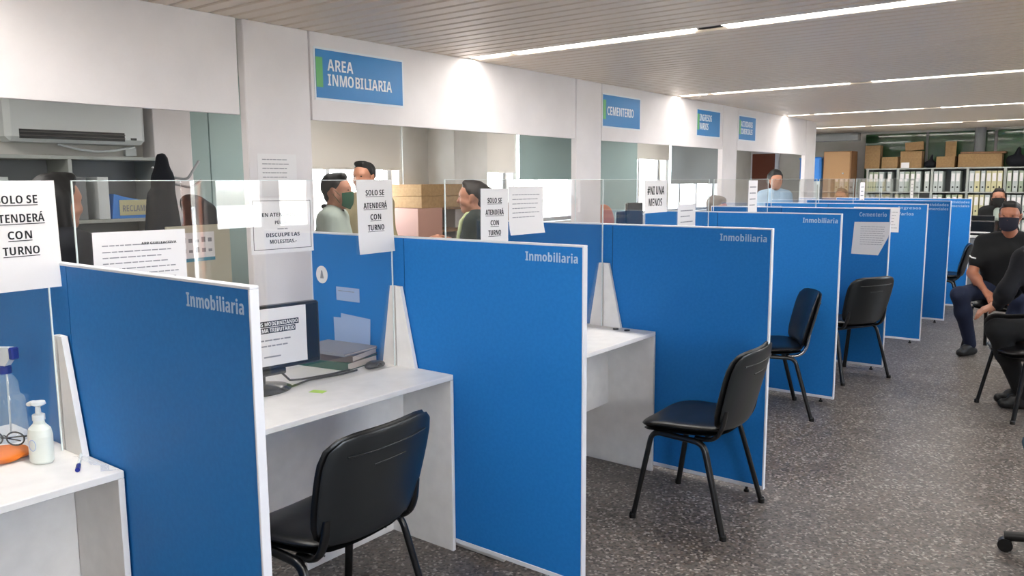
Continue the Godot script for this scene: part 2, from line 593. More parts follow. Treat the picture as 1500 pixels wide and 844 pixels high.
func build_shell() -> void:
	struct("floor", wbox(LEFT - 0.2, RIGHT + 0.2, -0.12, 0.0, NEAR - 0.2, FAR + 0.2), M.floor_terrazzo, "grey terrazzo floor with pale stone chips")
	var lh := [[4.15, 5.42, 1.1, 2.25], [6.4, 7.2, 1.1, 2.25], [7.27, 8.62, 1.1, 2.25], [9.95, 10.95, 1.1, 2.25], [11.05, 12.95, 1.1, 2.25]]
	struct("wall_left", wall_along(LEFT - 0.22, LEFT, NEAR - 0.2, FAR + 0.2, CEIL + 0.6, lh), M.wall_paint, "pale outer wall behind the office with windows")
	for i in lh.size():
		var mm: float = (lh[i][0] + lh[i][1]) / 2
		window_in(i + 1, LEFT - 0.1, -0.4, lh[i], [mm - 0.12] if i != 4 else [11.68, 12.3], "office window in the pale outer wall")
	var rh := [[4.2, 4.47, 0.0, 2.1], [4.57, 5.85, 1.07, 2.27], [8.85, 10.55, 1.1, 2.27], [-0.45, 1.25, 1.07, 2.27]]
	struct("wall_right", wall_along(RIGHT, RIGHT + 0.22, NEAR - 0.2, FAR + 0.2, CEIL + 0.6, rh), M.aisle_paint, "pale outer wall along the waiting aisle")
	window_in(6, RIGHT + 0.1, 0.1, rh[0], [4.315], "narrow glazed side light with an orange wooden post", "orange_post", 0.035)
	window_in(7, RIGHT + 0.1, 0.1, rh[1], [5.28], "wide bright window in the aisle wall", "window_frame", 0.11)
	window_in(9, RIGHT + 0.1, 0.1, rh[2], [9.7], "bright window in the aisle wall opposite Ingresos Varios")
	window_in(10, RIGHT + 0.1, 0.1, rh[3], [0.4], "unseen window added in the aisle wall at the street end to light the desks")  # out of view, added to brighten the space under the near desks
	struct("wall_far", wbox(LEFT, RIGHT, 0, CEIL + 0.6, FAR, FAR + 0.2), M.wall_paint, "pale end wall behind the binder shelves")
	struct("wall_near", wbox(LEFT, RIGHT, 0, CEIL + 0.6, NEAR - 0.2, NEAR), M.wall_paint, "pale wall at the near end of the hall")
	# ceiling: concrete slab high above, one slat after another below it
	var c := struct_root("ceiling", "slatted beige metal ceiling with open gaps")
	obj("concrete_slab", wbox(LEFT - 0.2, RIGHT + 0.2, CEIL + 0.45, CEIL + 0.6, NEAR - 0.2, FAR + 0.2), M.slab_concrete, c)
	obj("office_ceiling", wbox(LEFT, HEAD - 0.03, CEIL + 0.042, CEIL + 0.058, NEAR, 11.3), M.wall_paint, c)
	var sm := gbox(Vector3(HEAD - 0.02, 0, -0.042), Vector3(RIGHT, 0.014, 0.042), 0.006)
	var wide := gbox(Vector3(LEFT, 0, -0.042), Vector3(RIGHT, 0.014, 0.042), 0.006)
	var d := NEAR + 0.05
	while d < FAR - 0.04:
		var slot := false
		for r in ROWS:
			if absf(d - r) < 0.099:
				slot = true
		if not slot:
			obj("slat", sm if d < 11.33 else wide, M.slat_metal, c, Vector3(0, CEIL, -d))
		d += 0.1
	for i in ROWS.size():
		var e := 1.22
		var where: String = ["at the near end of the hall", "over the first booth", "beside the large area sign", "between the two middle signs", "beyond the last sign on the header", "in front of the binder shelves"][i]
		for s in [[-3.415, -3.16, "stub ceiling light touching the header"], [-3.1, -1.9, "white linear ceiling light next to the header stub"], [-1.73, -0.53, "white linear ceiling light over the booth ends"], [-0.36, 0.84, "white linear ceiling light over the aisle"], [0.98, 2.15, "white linear ceiling light along the outer wall"]]:
			if i == 5 and s[0] < -3.2:
				continue
			light_fitting(ROWS[i], s[0], s[1], e * (0.3 if s[0] < -3.2 else 1.0), s[2] + " " + where)
		light_fitting(ROWS[i], -4.85 if i < 5 else -4.38, -3.65 if i < 5 else -3.18, e * (1.1 if i < 5 else 1.0), "linear ceiling light inside the office " + where)
	# header boards and pillars
	var heads := [[NEAR, 2.33], [2.767, 5.3], [5.692, 8.14], [8.55, 10.88]]
	for i in heads.size():
		struct("trim_%d" % (i + 1), wbox(HEAD - 0.02, HEAD, 1.905, CEIL, heads[i][0], heads[i][1], 0.002), M.header_paint, "white header board above the counter opening")
	var pil := [[2.365, 2.755], [5.318, 5.685], [8.15, 8.54], [10.89, 11.31]]
	for i in pil.size():
		struct("trim_%d" % (i + 5), wbox(HEAD - 0.05, HEAD + 0.002, 0.0, CEIL, pil[i][0], pil[i][1], 0.004), M.header_paint, "square white pillar between two header boards")
	# slim wall studs of the office wall seen behind the openings
	struct("trim_9", wbox(LEFT, LEFT + 0.16, 0, CEIL + 0.03, 2.93, 3.21, 0.004), M.header_paint, "pale column on the office wall")
	struct("trim_10", wbox(LEFT, LEFT + 0.03, 0, CEIL + 0.03, 3.21, 3.43, 0.004), M.teal_panel, "teal wall panel behind the coat stand")
	struct("trim_11", wbox(LEFT, LEFT + 0.03, 0, CEIL + 0.03, 3.435, 4.13, 0.004), M.teal_panel, "wide teal wall panel behind the first pillar")
	struct("trim_12", wbox(LEFT, LEFT + 0.35, 0, CEIL + 0.03, 5.82, 6.32, 0.004), M.wall_paint, "grey column between the office windows")
	struct("trim_13", wbox(LEFT, LEFT + 0.12, 0, CEIL + 0.03, 8.9, 9.85, 0.004), M.teal_panel, "pale teal wall panel behind the second pillar")
	# outside
	var gr := struct("ground", wbox(-60, 60, -0.5, -0.4, -60, 70), M.pavement, "pale paving outside the building")
	gr.cast_shadow = GeometryInstance3D.SHADOW_CASTING_SETTING_ON
	# door in the far left corner of the office
	var dr := struct_root("door_1", "reddish brown wooden door at the far end of the office", P(-5.2, 0, FAR - 0.03))
	obj("leaf", gbox(Vector3(-0.28, 0.01, -0.02), Vector3(0.14, 2.05, 0.02), 0.004), M.door_red, dr)
	obj("frame", Geo.new().box(Vector3(-0.3, 0, -0.025), Vector3(-0.28, 2.08, 0.03)).box(Vector3(0.14, 0, -0.025), Vector3(0.2, 2.08, 0.03)).box(Vector3(-0.28, 2.05, -0.025), Vector3(0.14, 2.08, 0.03)).mesh(), M.white_trim, dr)

func blind(d0: float, d1: float, bottom: float, m: String, label: String) -> void:
	var t := thing("roller_blind", label, "roller blind", P(LEFT + 0.045, bottom, (d0 + d1) / 2), Basis.IDENTITY, "roller blinds on the office windows")
	var h := (d1 - d0) / 2
	obj("fabric", gbox(Vector3(-0.001, 0.012, -h), Vector3(0.001, 2.3 - bottom, h)), M[m], t)
	obj("bottom_bar", gbox(Vector3(-0.008, 0, -h), Vector3(0.008, 0.02, h), 0.003), M[m], t)
	obj("roller", Geo.new().tube([Vector3(0, 2.31 - bottom, -h), Vector3(0, 2.31 - bottom, h)], 0.022, 10).mesh(), M.white_trim, t)
	obj("pull_chain", Geo.new().tube([Vector3(0.012, 2.3 - bottom, -h - 0.015), Vector3(0.014, 1.35 - bottom, -h - 0.018)], 0.004, 6).mesh(), M.plastic_white, t)

# ---------------------------------------------------------------- booths
func partition(i: int, words: Array, label: String) -> void:
	var p: Array = PARTS[i]
	var d: float = p[0]
	var wf: float = p[1]
	var wj: float = p[2]
	var wb: float = p[3]
	var t := thing("booth_divider", label, "partition", P((wf + wb) / 2, 0, d + PT / 2), Basis.IDENTITY, "blue booth partitions")
	var cx := (wf + wb) / 2
	var z := PT / 2
	obj("panel", gbox(Vector3(wj + 0.002 - cx, 0.05, -z + 0.0015), Vector3(wf - 0.008 - cx, PH - 0.008, z - 0.0015)), M.blue_laminate, t)
	obj("panel", gbox(Vector3(wb + 0.008 - cx, 0.05, -z + 0.0015), Vector3(wj - 0.002 - cx, PH - 0.008, z - 0.0015)), M.blue_laminate, t)
	obj("joint_strip", gbox(Vector3(wj - 0.002 - cx, 0.05, -z + 0.004), Vector3(wj + 0.002 - cx, PH - 0.01, z - 0.004)), M.coat_navy, t)
	obj("top_trim", gbox(Vector3(wb - cx, PH - 0.008, -z), Vector3(wf - cx, PH, z), 0.0015), M.white_trim, t)
	obj("end_trim", gbox(Vector3(wf - 0.008 - cx, 0.03, -z), Vector3(wf - cx, PH - 0.008, z), 0.0015), M.white_trim, t)
	obj("end_trim", gbox(Vector3(wb - cx, 0.03, -z), Vector3(wb + 0.008 - cx, PH - 0.008, z), 0.0015), M.white_trim, t)
	obj("bottom_trim", gbox(Vector3(wb + 0.008 - cx, 0.03, -z), Vector3(wf - 0.008 - cx, 0.05, z), 0.0015), M.white_trim, t)
	for w in [wf - 0.09, wj - 0.1, wb + 0.1]:
		obj("foot", Geo.new().lathe(Vector3(w - cx, 0, 0), [Vector2(0, 0), Vector2(0.0145, 0), Vector2(0.0135, 0.012), Vector2(0.007, 0.014), Vector2(0.007, 0.031)], 10).mesh(), M.black_plastic, t)
	var items := []
	for r in words:
		items.append([r[0], wf - cx - r[1], r[2], r[3], r[4]])
	var l := lettering(t, items, "letter_pale", z - 0.001)
	l.set_meta("label", "pale lettering near the top corner")

func desk(k: int, d0: float, d1: float, wf: float, wm: float, label: String, rail := -1.0) -> void:
	var cd := (d0 + d1) / 2
	var h := (d1 - d0) / 2
	var t := thing("service_desk", label, "desk", P(wf - 0.35, 0, cd), Basis.IDENTITY, "white booth desks")
	var x := 0.35
	var m := wm - wf + 0.35
	obj("desk_top", gbox(Vector3(-0.4, DESK - 0.022, -h), Vector3(x, DESK, h), 0.002), M.white_melamine, t)
	for s in [-1.0, 1.0]:
		obj("side_panel", gbox(Vector3(-0.4, 0.0, s * h - (0.018 if s > 0 else 0.0)), Vector3(x, DESK - 0.0225, s * h + (0.0 if s > 0 else 0.018)), 0.0015), M.white_melamine, t)
	obj("modesty_panel", gbox(Vector3(m - 0.018, 0.34, -h + 0.019), Vector3(m, DESK - 0.0225, h - 0.019), 0.0015), M.white_melamine, t)
	if rail > 0.0:
		var r := obj("base_rail", gbox(Vector3(m - 0.1, 0.0, -h + 0.019), Vector3(m - 0.082, 0.1, -(rail - cd)), 0.0015), M.white_melamine, t)
		for q in [0.05, 0.22, 0.4]:
			for y in [0.03, 0.075]:
				obj("screw", Geo.new().tube([Vector3(m - 0.083, y, -h + 0.019 + q), Vector3(m - 0.0805, y, -h + 0.019 + q)], 0.004, 8).mesh(), M.light_housing, r)

func shield(d0: float, d1: float, w: float, label: String) -> void:
	var t := thing("acrylic_shield", label, "screen", P(w, DESK, (d0 + d1) / 2), Basis.IDENTITY, "clear screens on the booth desks")
	var h := (d1 - d0) / 2
	obj("clear_sheet", gbox(Vector3(-0.0025, 0, -h + 0.004), Vector3(0.0025, 0.81, h - 0.004)), M.acrylic, t)
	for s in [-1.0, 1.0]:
		obj("painted_bright_edge", gbox(Vector3(-0.0025, 0, s * h - (0.004 if s > 0 else 0.0)), Vector3(0.0025, 0.81, s * h + (0.0 if s > 0 else 0.004))), M.lit_acrylic_edge, t)  # edge brightness is put into the pale colour
	obj("top_edge", gbox(Vector3(-0.0025, 0.8102, -h), Vector3(0.0025, 0.8122, h)), M.lit_acrylic_edge, t)

func bracket(w: float, d: float, label: String, half := false) -> void:   # white wedge that holds the end of a clear screen
	var t := thing("screen_bracket", label, "bracket", P(w, DESK, d), Basis.IDENTITY, "white brackets holding the clear screens")
	var lo := -0.02 if half else -0.085
	obj("wedge", Geo.new().prism([Vector2(lo, 0), Vector2(-0.006, 0), Vector2(-0.006, 0.353), Vector2(-0.026 if not half else -0.018, 0.353)], Vector3.ZERO, Vector3.RIGHT, Vector3.UP, 0.018).mesh(), M.white_melamine, t)
	obj("wedge", Geo.new().prism([Vector2(0.006, 0), Vector2(0.115, 0), Vector2(0.034, 0.353), Vector2(0.006, 0.353)], Vector3.ZERO, Vector3.RIGHT, Vector3.UP, 0.018).mesh(), M.white_melamine, t)
	obj("slot_back", gbox(Vector3(-0.006, 0, 0.0), Vector3(0.006, 0.353, 0.006)), M.white_melamine, t)

func build_booths() -> void:
	var inm := [["Inmobiliaria", 0.265, 1.277, 0.238, 0.036]]
	var words := [inm, inm, inm, inm, [["Cementerio", 0.24, 1.275, 0.21, 0.036]], [["Ingresos", 0.26, 1.285, 0.2, 0.034], ["Varios", 0.26, 1.235, 0.14, 0.03]], [["Actividades", 0.26, 1.285, 0.235, 0.03], ["Comerciales", 0.26, 1.24, 0.235, 0.03]], [["Actividades", 0.26, 1.285, 0.235, 0.03], ["Comerciales", 0.26, 1.24, 0.235, 0.03]]]
	var labels := ["blue booth partition reading Inmobiliaria beside the soap pump bottle", "blue Inmobiliaria partition with round sticker and notes beside the books", "blue Inmobiliaria partition with a black chair just in front of its end", "blue Inmobiliaria partition directly before the Cementerio partition", "blue partition reading Cementerio with a peeling printed sheet", "blue partition reading Ingresos Varios", "blue Actividades Comerciales partition directly after Ingresos Varios", "last blue Actividades Comerciales partition of the row, beside the far chair"]
	for i in 8:
		partition(i, words[i], labels[i])
	var dl := ["white desk carrying soap pump and spray bottle", "white desk carrying the monitor and green books", "white desk with bare top after the second Inmobiliaria partition", "white desk behind the third Inmobiliaria partition", "white desk between Inmobiliaria and Cementerio partitions", "white desk between Cementerio and Ingresos Varios partitions", "white desk between Ingresos Varios and Actividades Comerciales partitions", "white desk between the two Actividades Comerciales partitions", "white desk behind the last Actividades Comerciales partition"]
	var bl := ["beside the spray bottle", "above the monitor desk", "above the bare desk", "with the hashtag notice", "before Cementerio", "before Ingresos Varios", "after Ingresos Varios", "between the Actividades partitions", "behind the last partition"]
	var sl := ["clear screen with appointment notice beside the spray bottle", "clear screen with three notices above the monitor desk", "clear screen with two notices above the bare white desk", "clear screen carrying the hashtag notice", "clear screen between Inmobiliaria and Cementerio partitions", "clear screen between Cementerio and Ingresos Varios partitions", "clear screen between Ingresos Varios and Actividades Comerciales partitions", "clear screen between the two Actividades Comerciales partitions", "clear screen behind the last Actividades Comerciales partition"]
	for i in 9:
		var d0: float = -0.35 if i == 0 else PARTS[i - 1][0] + PT + 0.004
		var d1: float = PARTS[i][0] - 0.004 if i < 8 else 13.4
		var off: float = 0.235 if i == 2 else 0.0
		var wf := -2.19 + off
		desk(i, d0, d1, wf, -2.47 + off, dl[i], 1.94 if i == 1 else -1.0)
		var ws := -2.51 + off
		shield(d0 + 0.025, d1 - 0.025, ws, sl[i])
		bracket(ws, d1 - 0.0005, "white wedge bracket at the deep end of the screen " + bl[i], i == 0)
		bracket(ws, d0 + 0.0185, "white wedge bracket at the street end of the screen " + bl[i])

func build_papers() -> void:
	var w2 := -2.5065
	var s := sheet("appointment_notice", "appointment notice SOLO SE ATENDERÁ CON TURNO beside the spray bottle", "notice", P(w2, 1.586, 0.955), ON_SHIELD, 0.21, 0.312, 0.012, 0.006)
	lettering(s, turno_items(0.21, 0.297))
	s = sheet("appointment_notice", "appointment notice SOLO SE ATENDERÁ CON TURNO above the green books", "notice", P(w2, 1.586, 2.325), ON_SHIELD, 0.2, 0.305, 0.01, 0.006)
	lettering(s, turno_items(0.2, 0.297))
	s = sheet("app_notice", "wide printed notice on the screen partly hidden behind the first partition", "notice", P(w2, 1.427, 1.31), ON_SHIELD, 0.305, 0.21, -0.01)
	lettering(s, [["APP GUALEACTIVA", 0.0, -0.045, 0.12, 0.008]])
	print_lines(s, 0.25, -0.045, 1, 0.02, 0.005, 11)
	print_lines(s, 0.25, -0.065, 7, 0.018, 0.005, 3)
	s = sheet("closure_notice", "framed wide notice apologising to the public, in front of the pillar", "notice", P(-2.5155, 1.522, 1.865), ON_SHIELD, 0.28, 0.207, -0.01, 0.0006)
	lettering(s, [["EN ATENCIÓN AL", -0.09, -0.07, 0.18, 0.018], ["PÚBLICO", -0.035, -0.098, 0.07, 0.016], ["DISCULPE LAS", -0.075, -0.145, 0.15, 0.014], ["MOLESTIAS.-", -0.06, -0.17, 0.12, 0.014]])
	print_lines(s, 0.05, -0.118, 1, 0.02, 0.006, 5)
	lettering(s, [["", -0.13, -0.012, 0.26, 0.002], ["", -0.13, -0.192, 0.26, 0.002], ["", -0.13, -0.192, 0.002, 0.18], ["", 0.128, -0.192, 0.002, 0.182]], "print_dark", 0.0013, "printed_border")
	s = sheet("pillar_notice", "small printed notice taped on the first white pillar", "notice", P(HEAD + 0.003, 1.722, 2.53), ON_SHIELD, 0.235, 0.21, 0.0)
	print_lines(s, 0.18, -0.03, 5, 0.022, 0.006, 8)
	var w3 := -2.2715
	s = sheet("appointment_notice", "appointment notice SOLO SE ATENDERÁ CON TURNO beside a wide printed notice", "notice", P(w3, 1.545, 2.835), ON_SHIELD, 0.198, 0.3, -0.015)
	lettering(s, turno_items(0.198, 0.297))
	s = sheet("app_notice", "wide curled printed notice beside the appointment sheet over the bare desk", "notice", P(w3, 1.553, 3.075), ON_SHIELD, 0.275, 0.225, 0.0, 0.012)
	print_lines(s, 0.22, -0.04, 8, 0.021, 0.005, 4)
	s = sheet("hashtag_notice", "large notice reading #NI UNA MENOS on a clear screen", "notice", P(-2.5065, 1.58, 4.85), ON_SHIELD, 0.32, 0.215, 0.0)
	lettering(s, [["#NI UNA", -0.12, -0.095, 0.24, 0.055], ["MENOS", -0.1, -0.175, 0.19, 0.055]])
	s = sheet("small_notice", "pinkish small notice hanging low on the screen before Inmobiliaria's last partition", "notice", P(-2.5065, 1.41, 5.33), ON_SHIELD, 0.29, 0.2, 0.0)
	print_lines(s, 0.2, -0.05, 3, 0.04, 0.01, 6)
	# notices further down the row
	for f in [[6.6, 1.575, 0.2, 0.3, "white notice on the screen after the hashtag booth"], [10.1, 1.545, 0.2, 0.29, "white notice on the screen between the Actividades partitions"], [12.85, 1.56, 0.2, 0.29, "white notice on the screen behind the last partition"]]:
		s = sheet("screen_notice", f[4], "notice", P(-2.5065, f[1], f[0]), ON_SHIELD, f[2], f[3])
		print_lines(s, f[2] * 0.7, -0.06, 4, 0.05, 0.014, int(f[0]))
	# sheet peeling off the Cementerio partition
	var t := thing("peeling_sheet", "printed sheet with one corner folded back on the Cementerio partition", "notice", P(-1.635, 1.2, 7.0 - 0.0015))
	obj("paper_sheet", Geo.new().prism([Vector2(-0.15, 0.03), Vector2(0.13, 0.035), Vector2(0.115, -0.09), Vector2(0.045, -0.24), Vector2(-0.165, -0.235)], Vector3.ZERO, Vector3.RIGHT, Vector3.UP, 0.0008).mesh(), M.paper, t)
	print_lines(t, 0.2, -0.01, 9, 0.018, 0.005, 21)
	var q := thing("note_sheet", "white sheet taped on the Ingresos Varios partition", "notice", P(-1.83, 1.31, 8.38 - 0.0015))
	obj("paper_sheet", Geo.new().prism([Vector2(-0.32, 0.0), Vector2(0.1, 0.0), Vector2(0.1, -0.24), Vector2(-0.32, -0.24)], Vector3.ZERO, Vector3.RIGHT, Vector3.UP, 0.0008).mesh(), M.paper, q)
	print_lines(q, 0.18, -0.05, 6, 0.03, 0.006, 22)
	# on the second partition: sticker, note, loose sheets
	var d2 := 2.45 - 0.0008
	t = thing("round_sticker", "round white sticker on the blue partition above the books", "sticker", P(-3.02, 1.143, d2))
	obj("disc", Geo.new().tube([Vector3.ZERO, Vector3(0, 0, 0.0008)], 0.042, 28).mesh(), M.paper, t)
	obj("emblem", Geo.new().prism([Vector2(-0.012, -0.018), Vector2(0.014, -0.018), Vector2(0.004, 0.02), Vector2(-0.004, 0.02)], Vector3(0, 0, 0.0008), Vector3.RIGHT, Vector3.UP, 0.0004).mesh(), M.print_grey, t)
	t = thing("pinned_note", "small pale blue note on the partition above loose sheets", "note", P(-2.84, 1.062, d2))
	obj("paper_sheet", gbox(Vector3(-0.08, -0.032, 0), Vector3(0.08, 0.032, 0.0008)), M.pale_print, t)
	print_lines(t, 0.13, 0.012, 1, 0.02, 0.005, 31)
	var u := sheet("loose_sheet", "pale loose sheet taped on the partition behind the books", "note", P(-2.83, 0.95, d2), Basis.IDENTITY, 0.23, 0.155, 0.03, 0.003, "pale_print")
	u = sheet("loose_sheet", "folded pale sheet sticking out beside the loose sheet behind the books", "note", P(-2.79, 0.965, d2 - 0.001), Basis.IDENTITY, 0.2, 0.15, -0.05, 0.003, "pale_print")

func sign_board(d0: float, d1: float, items: Array, label: String, strip := true) -> void:
	var w := d1 - d0
	var t := thing("header_sign", label, "sign", P(HEAD + 0.0005, 2.024, (d0 + d1) / 2), ON_SHIELD, "blue header signs")
	obj("border", gbox(Vector3(-w / 2 - 0.01, -0.012, 0), Vector3(w / 2 + 0.01, 0.262, 0.003)), M.sign_border, t)
	obj("blue_plate", gbox(Vector3(-w / 2, 0, 0.0031), Vector3(w / 2, 0.25, 0.005)), M.sign_blue, t)
	if strip:
		obj("green_strip", gbox(Vector3(-w / 2, 0.055, 0.0051), Vector3(-w / 2 + 0.045, 0.21, 0.0058)), M.sign_green, t)
	lettering(t, items, "print_white", 0.0052)

func build_signs() -> void:
	sign_board(2.796, 3.43, [["AREA", -0.24, 0.145, 0.18, 0.06], ["INMOBILIARIA", -0.24, 0.068, 0.47, 0.06]], "large blue sign with green strip reading AREA INMOBILIARIA")
	sign_board(5.706, 6.325, [["CEMENTERIO", -0.245, 0.09, 0.44, 0.07]], "blue sign reading CEMENTERIO on the header")
	sign_board(7.503, 8.055, [["INGRESOS", -0.225, 0.145, 0.29, 0.065], ["VARIOS", -0.225, 0.06, 0.21, 0.065]], "blue sign reading INGRESOS VARIOS on the header")
	sign_board(8.58, 9.06, [["ACTIVIDADES", -0.2, 0.14, 0.35, 0.06], ["COMERCIALES", -0.2, 0.06, 0.35, 0.06]], "blue sign reading ACTIVIDADES COMERCIALES on the header")

# ---------------------------------------------------------------- chairs
func curve(pts: Array, r: float, steps := 5) -> Array:   # rounds the corners of a polyline
	var out := [pts[0]]
	for i in range(1, pts.size() - 1):
		var a: Vector3 = pts[i] + (pts[i - 1] - pts[i]).normalized() * r
		var b: Vector3 = pts[i] + (pts[i + 1] - pts[i]).normalized() * r
		for k in steps + 1:
			var t := float(k) / steps
			out.append(a * (1 - t) * (1 - t) + pts[i] * 2 * t * (1 - t) + b * t * t)
	out.append(pts[-1])
	return out

func seat_at(a: float, b: float, t: float) -> Vector3:   # a: -1 front .. 1 rear, b: sideways
	var y := 0.452 + 0.012 * b * b - 0.02 * maxf(0.0, -a - 0.35) * 1.2 + 0.012 * maxf(0.0, a)
	return Vector3(-0.03 + a * 0.205, y + t, b * (0.232 - 0.012 * a))

func back_at(a: float, b: float, t: float) -> Vector3:   # a: -1 low .. 1 high, b: sideways
	var y := 0.648 + a * 0.188
	var x := 0.176 + (a + 1) * 0.045 - 0.045 * b * b
	return Vector3(x + t, y, b * (0.242 - 0.012 * a * a + 0.01 * a))

func shell_at(a: float, b: float, t: float) -> Vector3:
	return back_at(a * 0.98, b * 0.985, 0.0) + Vector3(0.022 + t, 0, 0)

func make_chair(label: String, bars := "black_plastic") -> Node3D:
	var t := thing("visitor_chair", label, "chair", Vector3.ZERO, Basis.IDENTITY, "black visitor chairs")
	obj("seat", Geo.new().pad(seat_at, 0.052, 4.5).mesh(), M.black_vinyl, t)
	var sh := obj("seat_shell", Geo.new().pad(func(a, b, q): return seat_at(a * 0.97, b * 0.97, 0.0) + Vector3(0, -0.026 + q, 0), 0.02, 4.5, 5, 28).mesh(), M.black_plastic, t)
	obj("backrest", Geo.new().pad(back_at, 0.042, 5.5).mesh(), M.black_vinyl, t)
	var bs := obj("back_shell", Geo.new().pad(shell_at, 0.026, 5.5).mesh(), M.back_shell, t)
	for r in [[0.66, -0.72, 0.72], [0.4, -0.28, 0.3]]:
		var pts := []
		for k in 9:
			var b: float = lerpf(r[1], r[2], k / 8.0)
			pts.append(shell_at(r[0], b, 0.0125))
		obj("ridge", Geo.new().tube(pts, 0.0035, 6).mesh(), M.back_shell, bs)
	for s in [-1.0, 1.0]:
		var z: float = s * 0.222
		obj("leg_frame", Geo.new().tube(curve([Vector3(-0.225, 0.0, s * 0.262), Vector3(-0.15, 0.425, z), Vector3(0.1, 0.412, z), Vector3(0.215, 0.0, s * 0.258)], 0.045), 0.0125, 10, 1.25).mesh(), M.black_metal, t)
		for e in [[-0.225, 0.262], [0.215, 0.258]]:
			obj("foot_cap", Geo.new().lathe(Vector3(e[0], 0.0, s * e[1]), [Vector2(0, 0), Vector2(0.017, 0), Vector2(0.017, 0.02), Vector2(0.013, 0.026)], 10).mesh(), M.black_plastic, t)
		obj("back_support", Geo.new().tube(curve([Vector3(0.05, 0.42, s * 0.19), Vector3(0.14, 0.425, s * 0.205), Vector3(0.178, 0.48, s * 0.205), Vector3(0.192, 0.57, s * 0.2)], 0.04), 0.01, 8, 1.8).mesh(), M[bars], t)
	for x in [-0.13, 0.08]:
		obj("crossbar", Geo.new().tube([Vector3(x, 0.412, -0.222), Vector3(x, 0.412, 0.222)], 0.009, 8).mesh(), M.black_metal, t)
	return t

func turned(deg: float) -> Basis:
	return Basis(Vector3.UP, deg_to_rad(deg))

func build_chairs() -> void:
	var c := make_chair("black chair pushed under the desk with the monitor")
	c.transform = Transform3D(turned(3), P(-2.04, 0, 1.665))
	dup(c, "black chair before the bare white desk of the third booth", P(-1.53, 0, 3.47), turned(2))
	var e := make_chair("black chair with chrome back supports showing, behind the third partition end", "chrome")
	e.transform = Transform3D(turned(30), P(-1.86, 0, 5.36))
	dup(c, "black chair turned away beside the Cementerio partition", P(-1.72, 0, 6.65), turned(-26))
	dup(c, "black chair at the last booth beside the sitting man", P(-1.66, 0, 10.5), turned(8))
	dup(c, "black chair under the man in the black tee", P(-0.8, 0, 8.4), turned(72))
	dup(c, "black chair under the grey-haired person", P(-3.27, 0, 7.62), turned(176))
	dup(c, "black chair under the person in navy at the aisle", P(-0.42, 0, 6.28), turned(30))
	# swivel chair at the aisle
	var t := thing("swivel_chair", "office swivel chair with teal seat and black star base", "chair", P(-0.02, 0, 3.86), turned(10))
	obj("seat", Geo.new().pad(func(a, b, q): return Vector3(a * 0.25, 0.47 + q + 0.01 * b * b, b * 0.25), 0.08, 3.5).mesh(), M.teal_fabric, t)
	obj("gas_lift", Geo.new().tube([Vector3(0, 0.1, 0), Vector3(0, 0.43, 0)], 0.025, 12).mesh(), M.black_metal, t)
	obj("backrest", Geo.new().pad(func(a, b, q): return Vector3(0.26 - 0.05 * b * b + a * 0.03 + q, 0.82 + a * 0.22, b * 0.22), 0.07, 3.0).mesh(), M.teal_fabric, t)
	obj("back_support", Geo.new().tube([Vector3(0.1, 0.43, 0), Vector3(0.28, 0.46, 0), Vector3(0.3, 0.75, 0)], 0.016, 8, 1.8).mesh(), M.black_plastic, t)
	for k in 5:
		var g := PI + 0.12 + TAU * k / 5
		var dir := Vector3(cos(g), 0, sin(g))
		obj("base_arm", Geo.new().tube([Vector3(0, 0.1, 0), dir * 0.14 + Vector3(0, 0.09, 0), dir * 0.29 + Vector3(0, 0.065, 0)], 0.022, 8).mesh(), M.black_plastic, t)
		obj("caster", Geo.new().tube([dir * 0.285 + Vector3(0, 0.03, 0) - dir.cross(Vector3.UP) * 0.02, dir * 0.285 + Vector3(0, 0.03, 0) + dir.cross(Vector3.UP) * 0.02], 0.029, 14).mesh(), M.black_plastic, t)

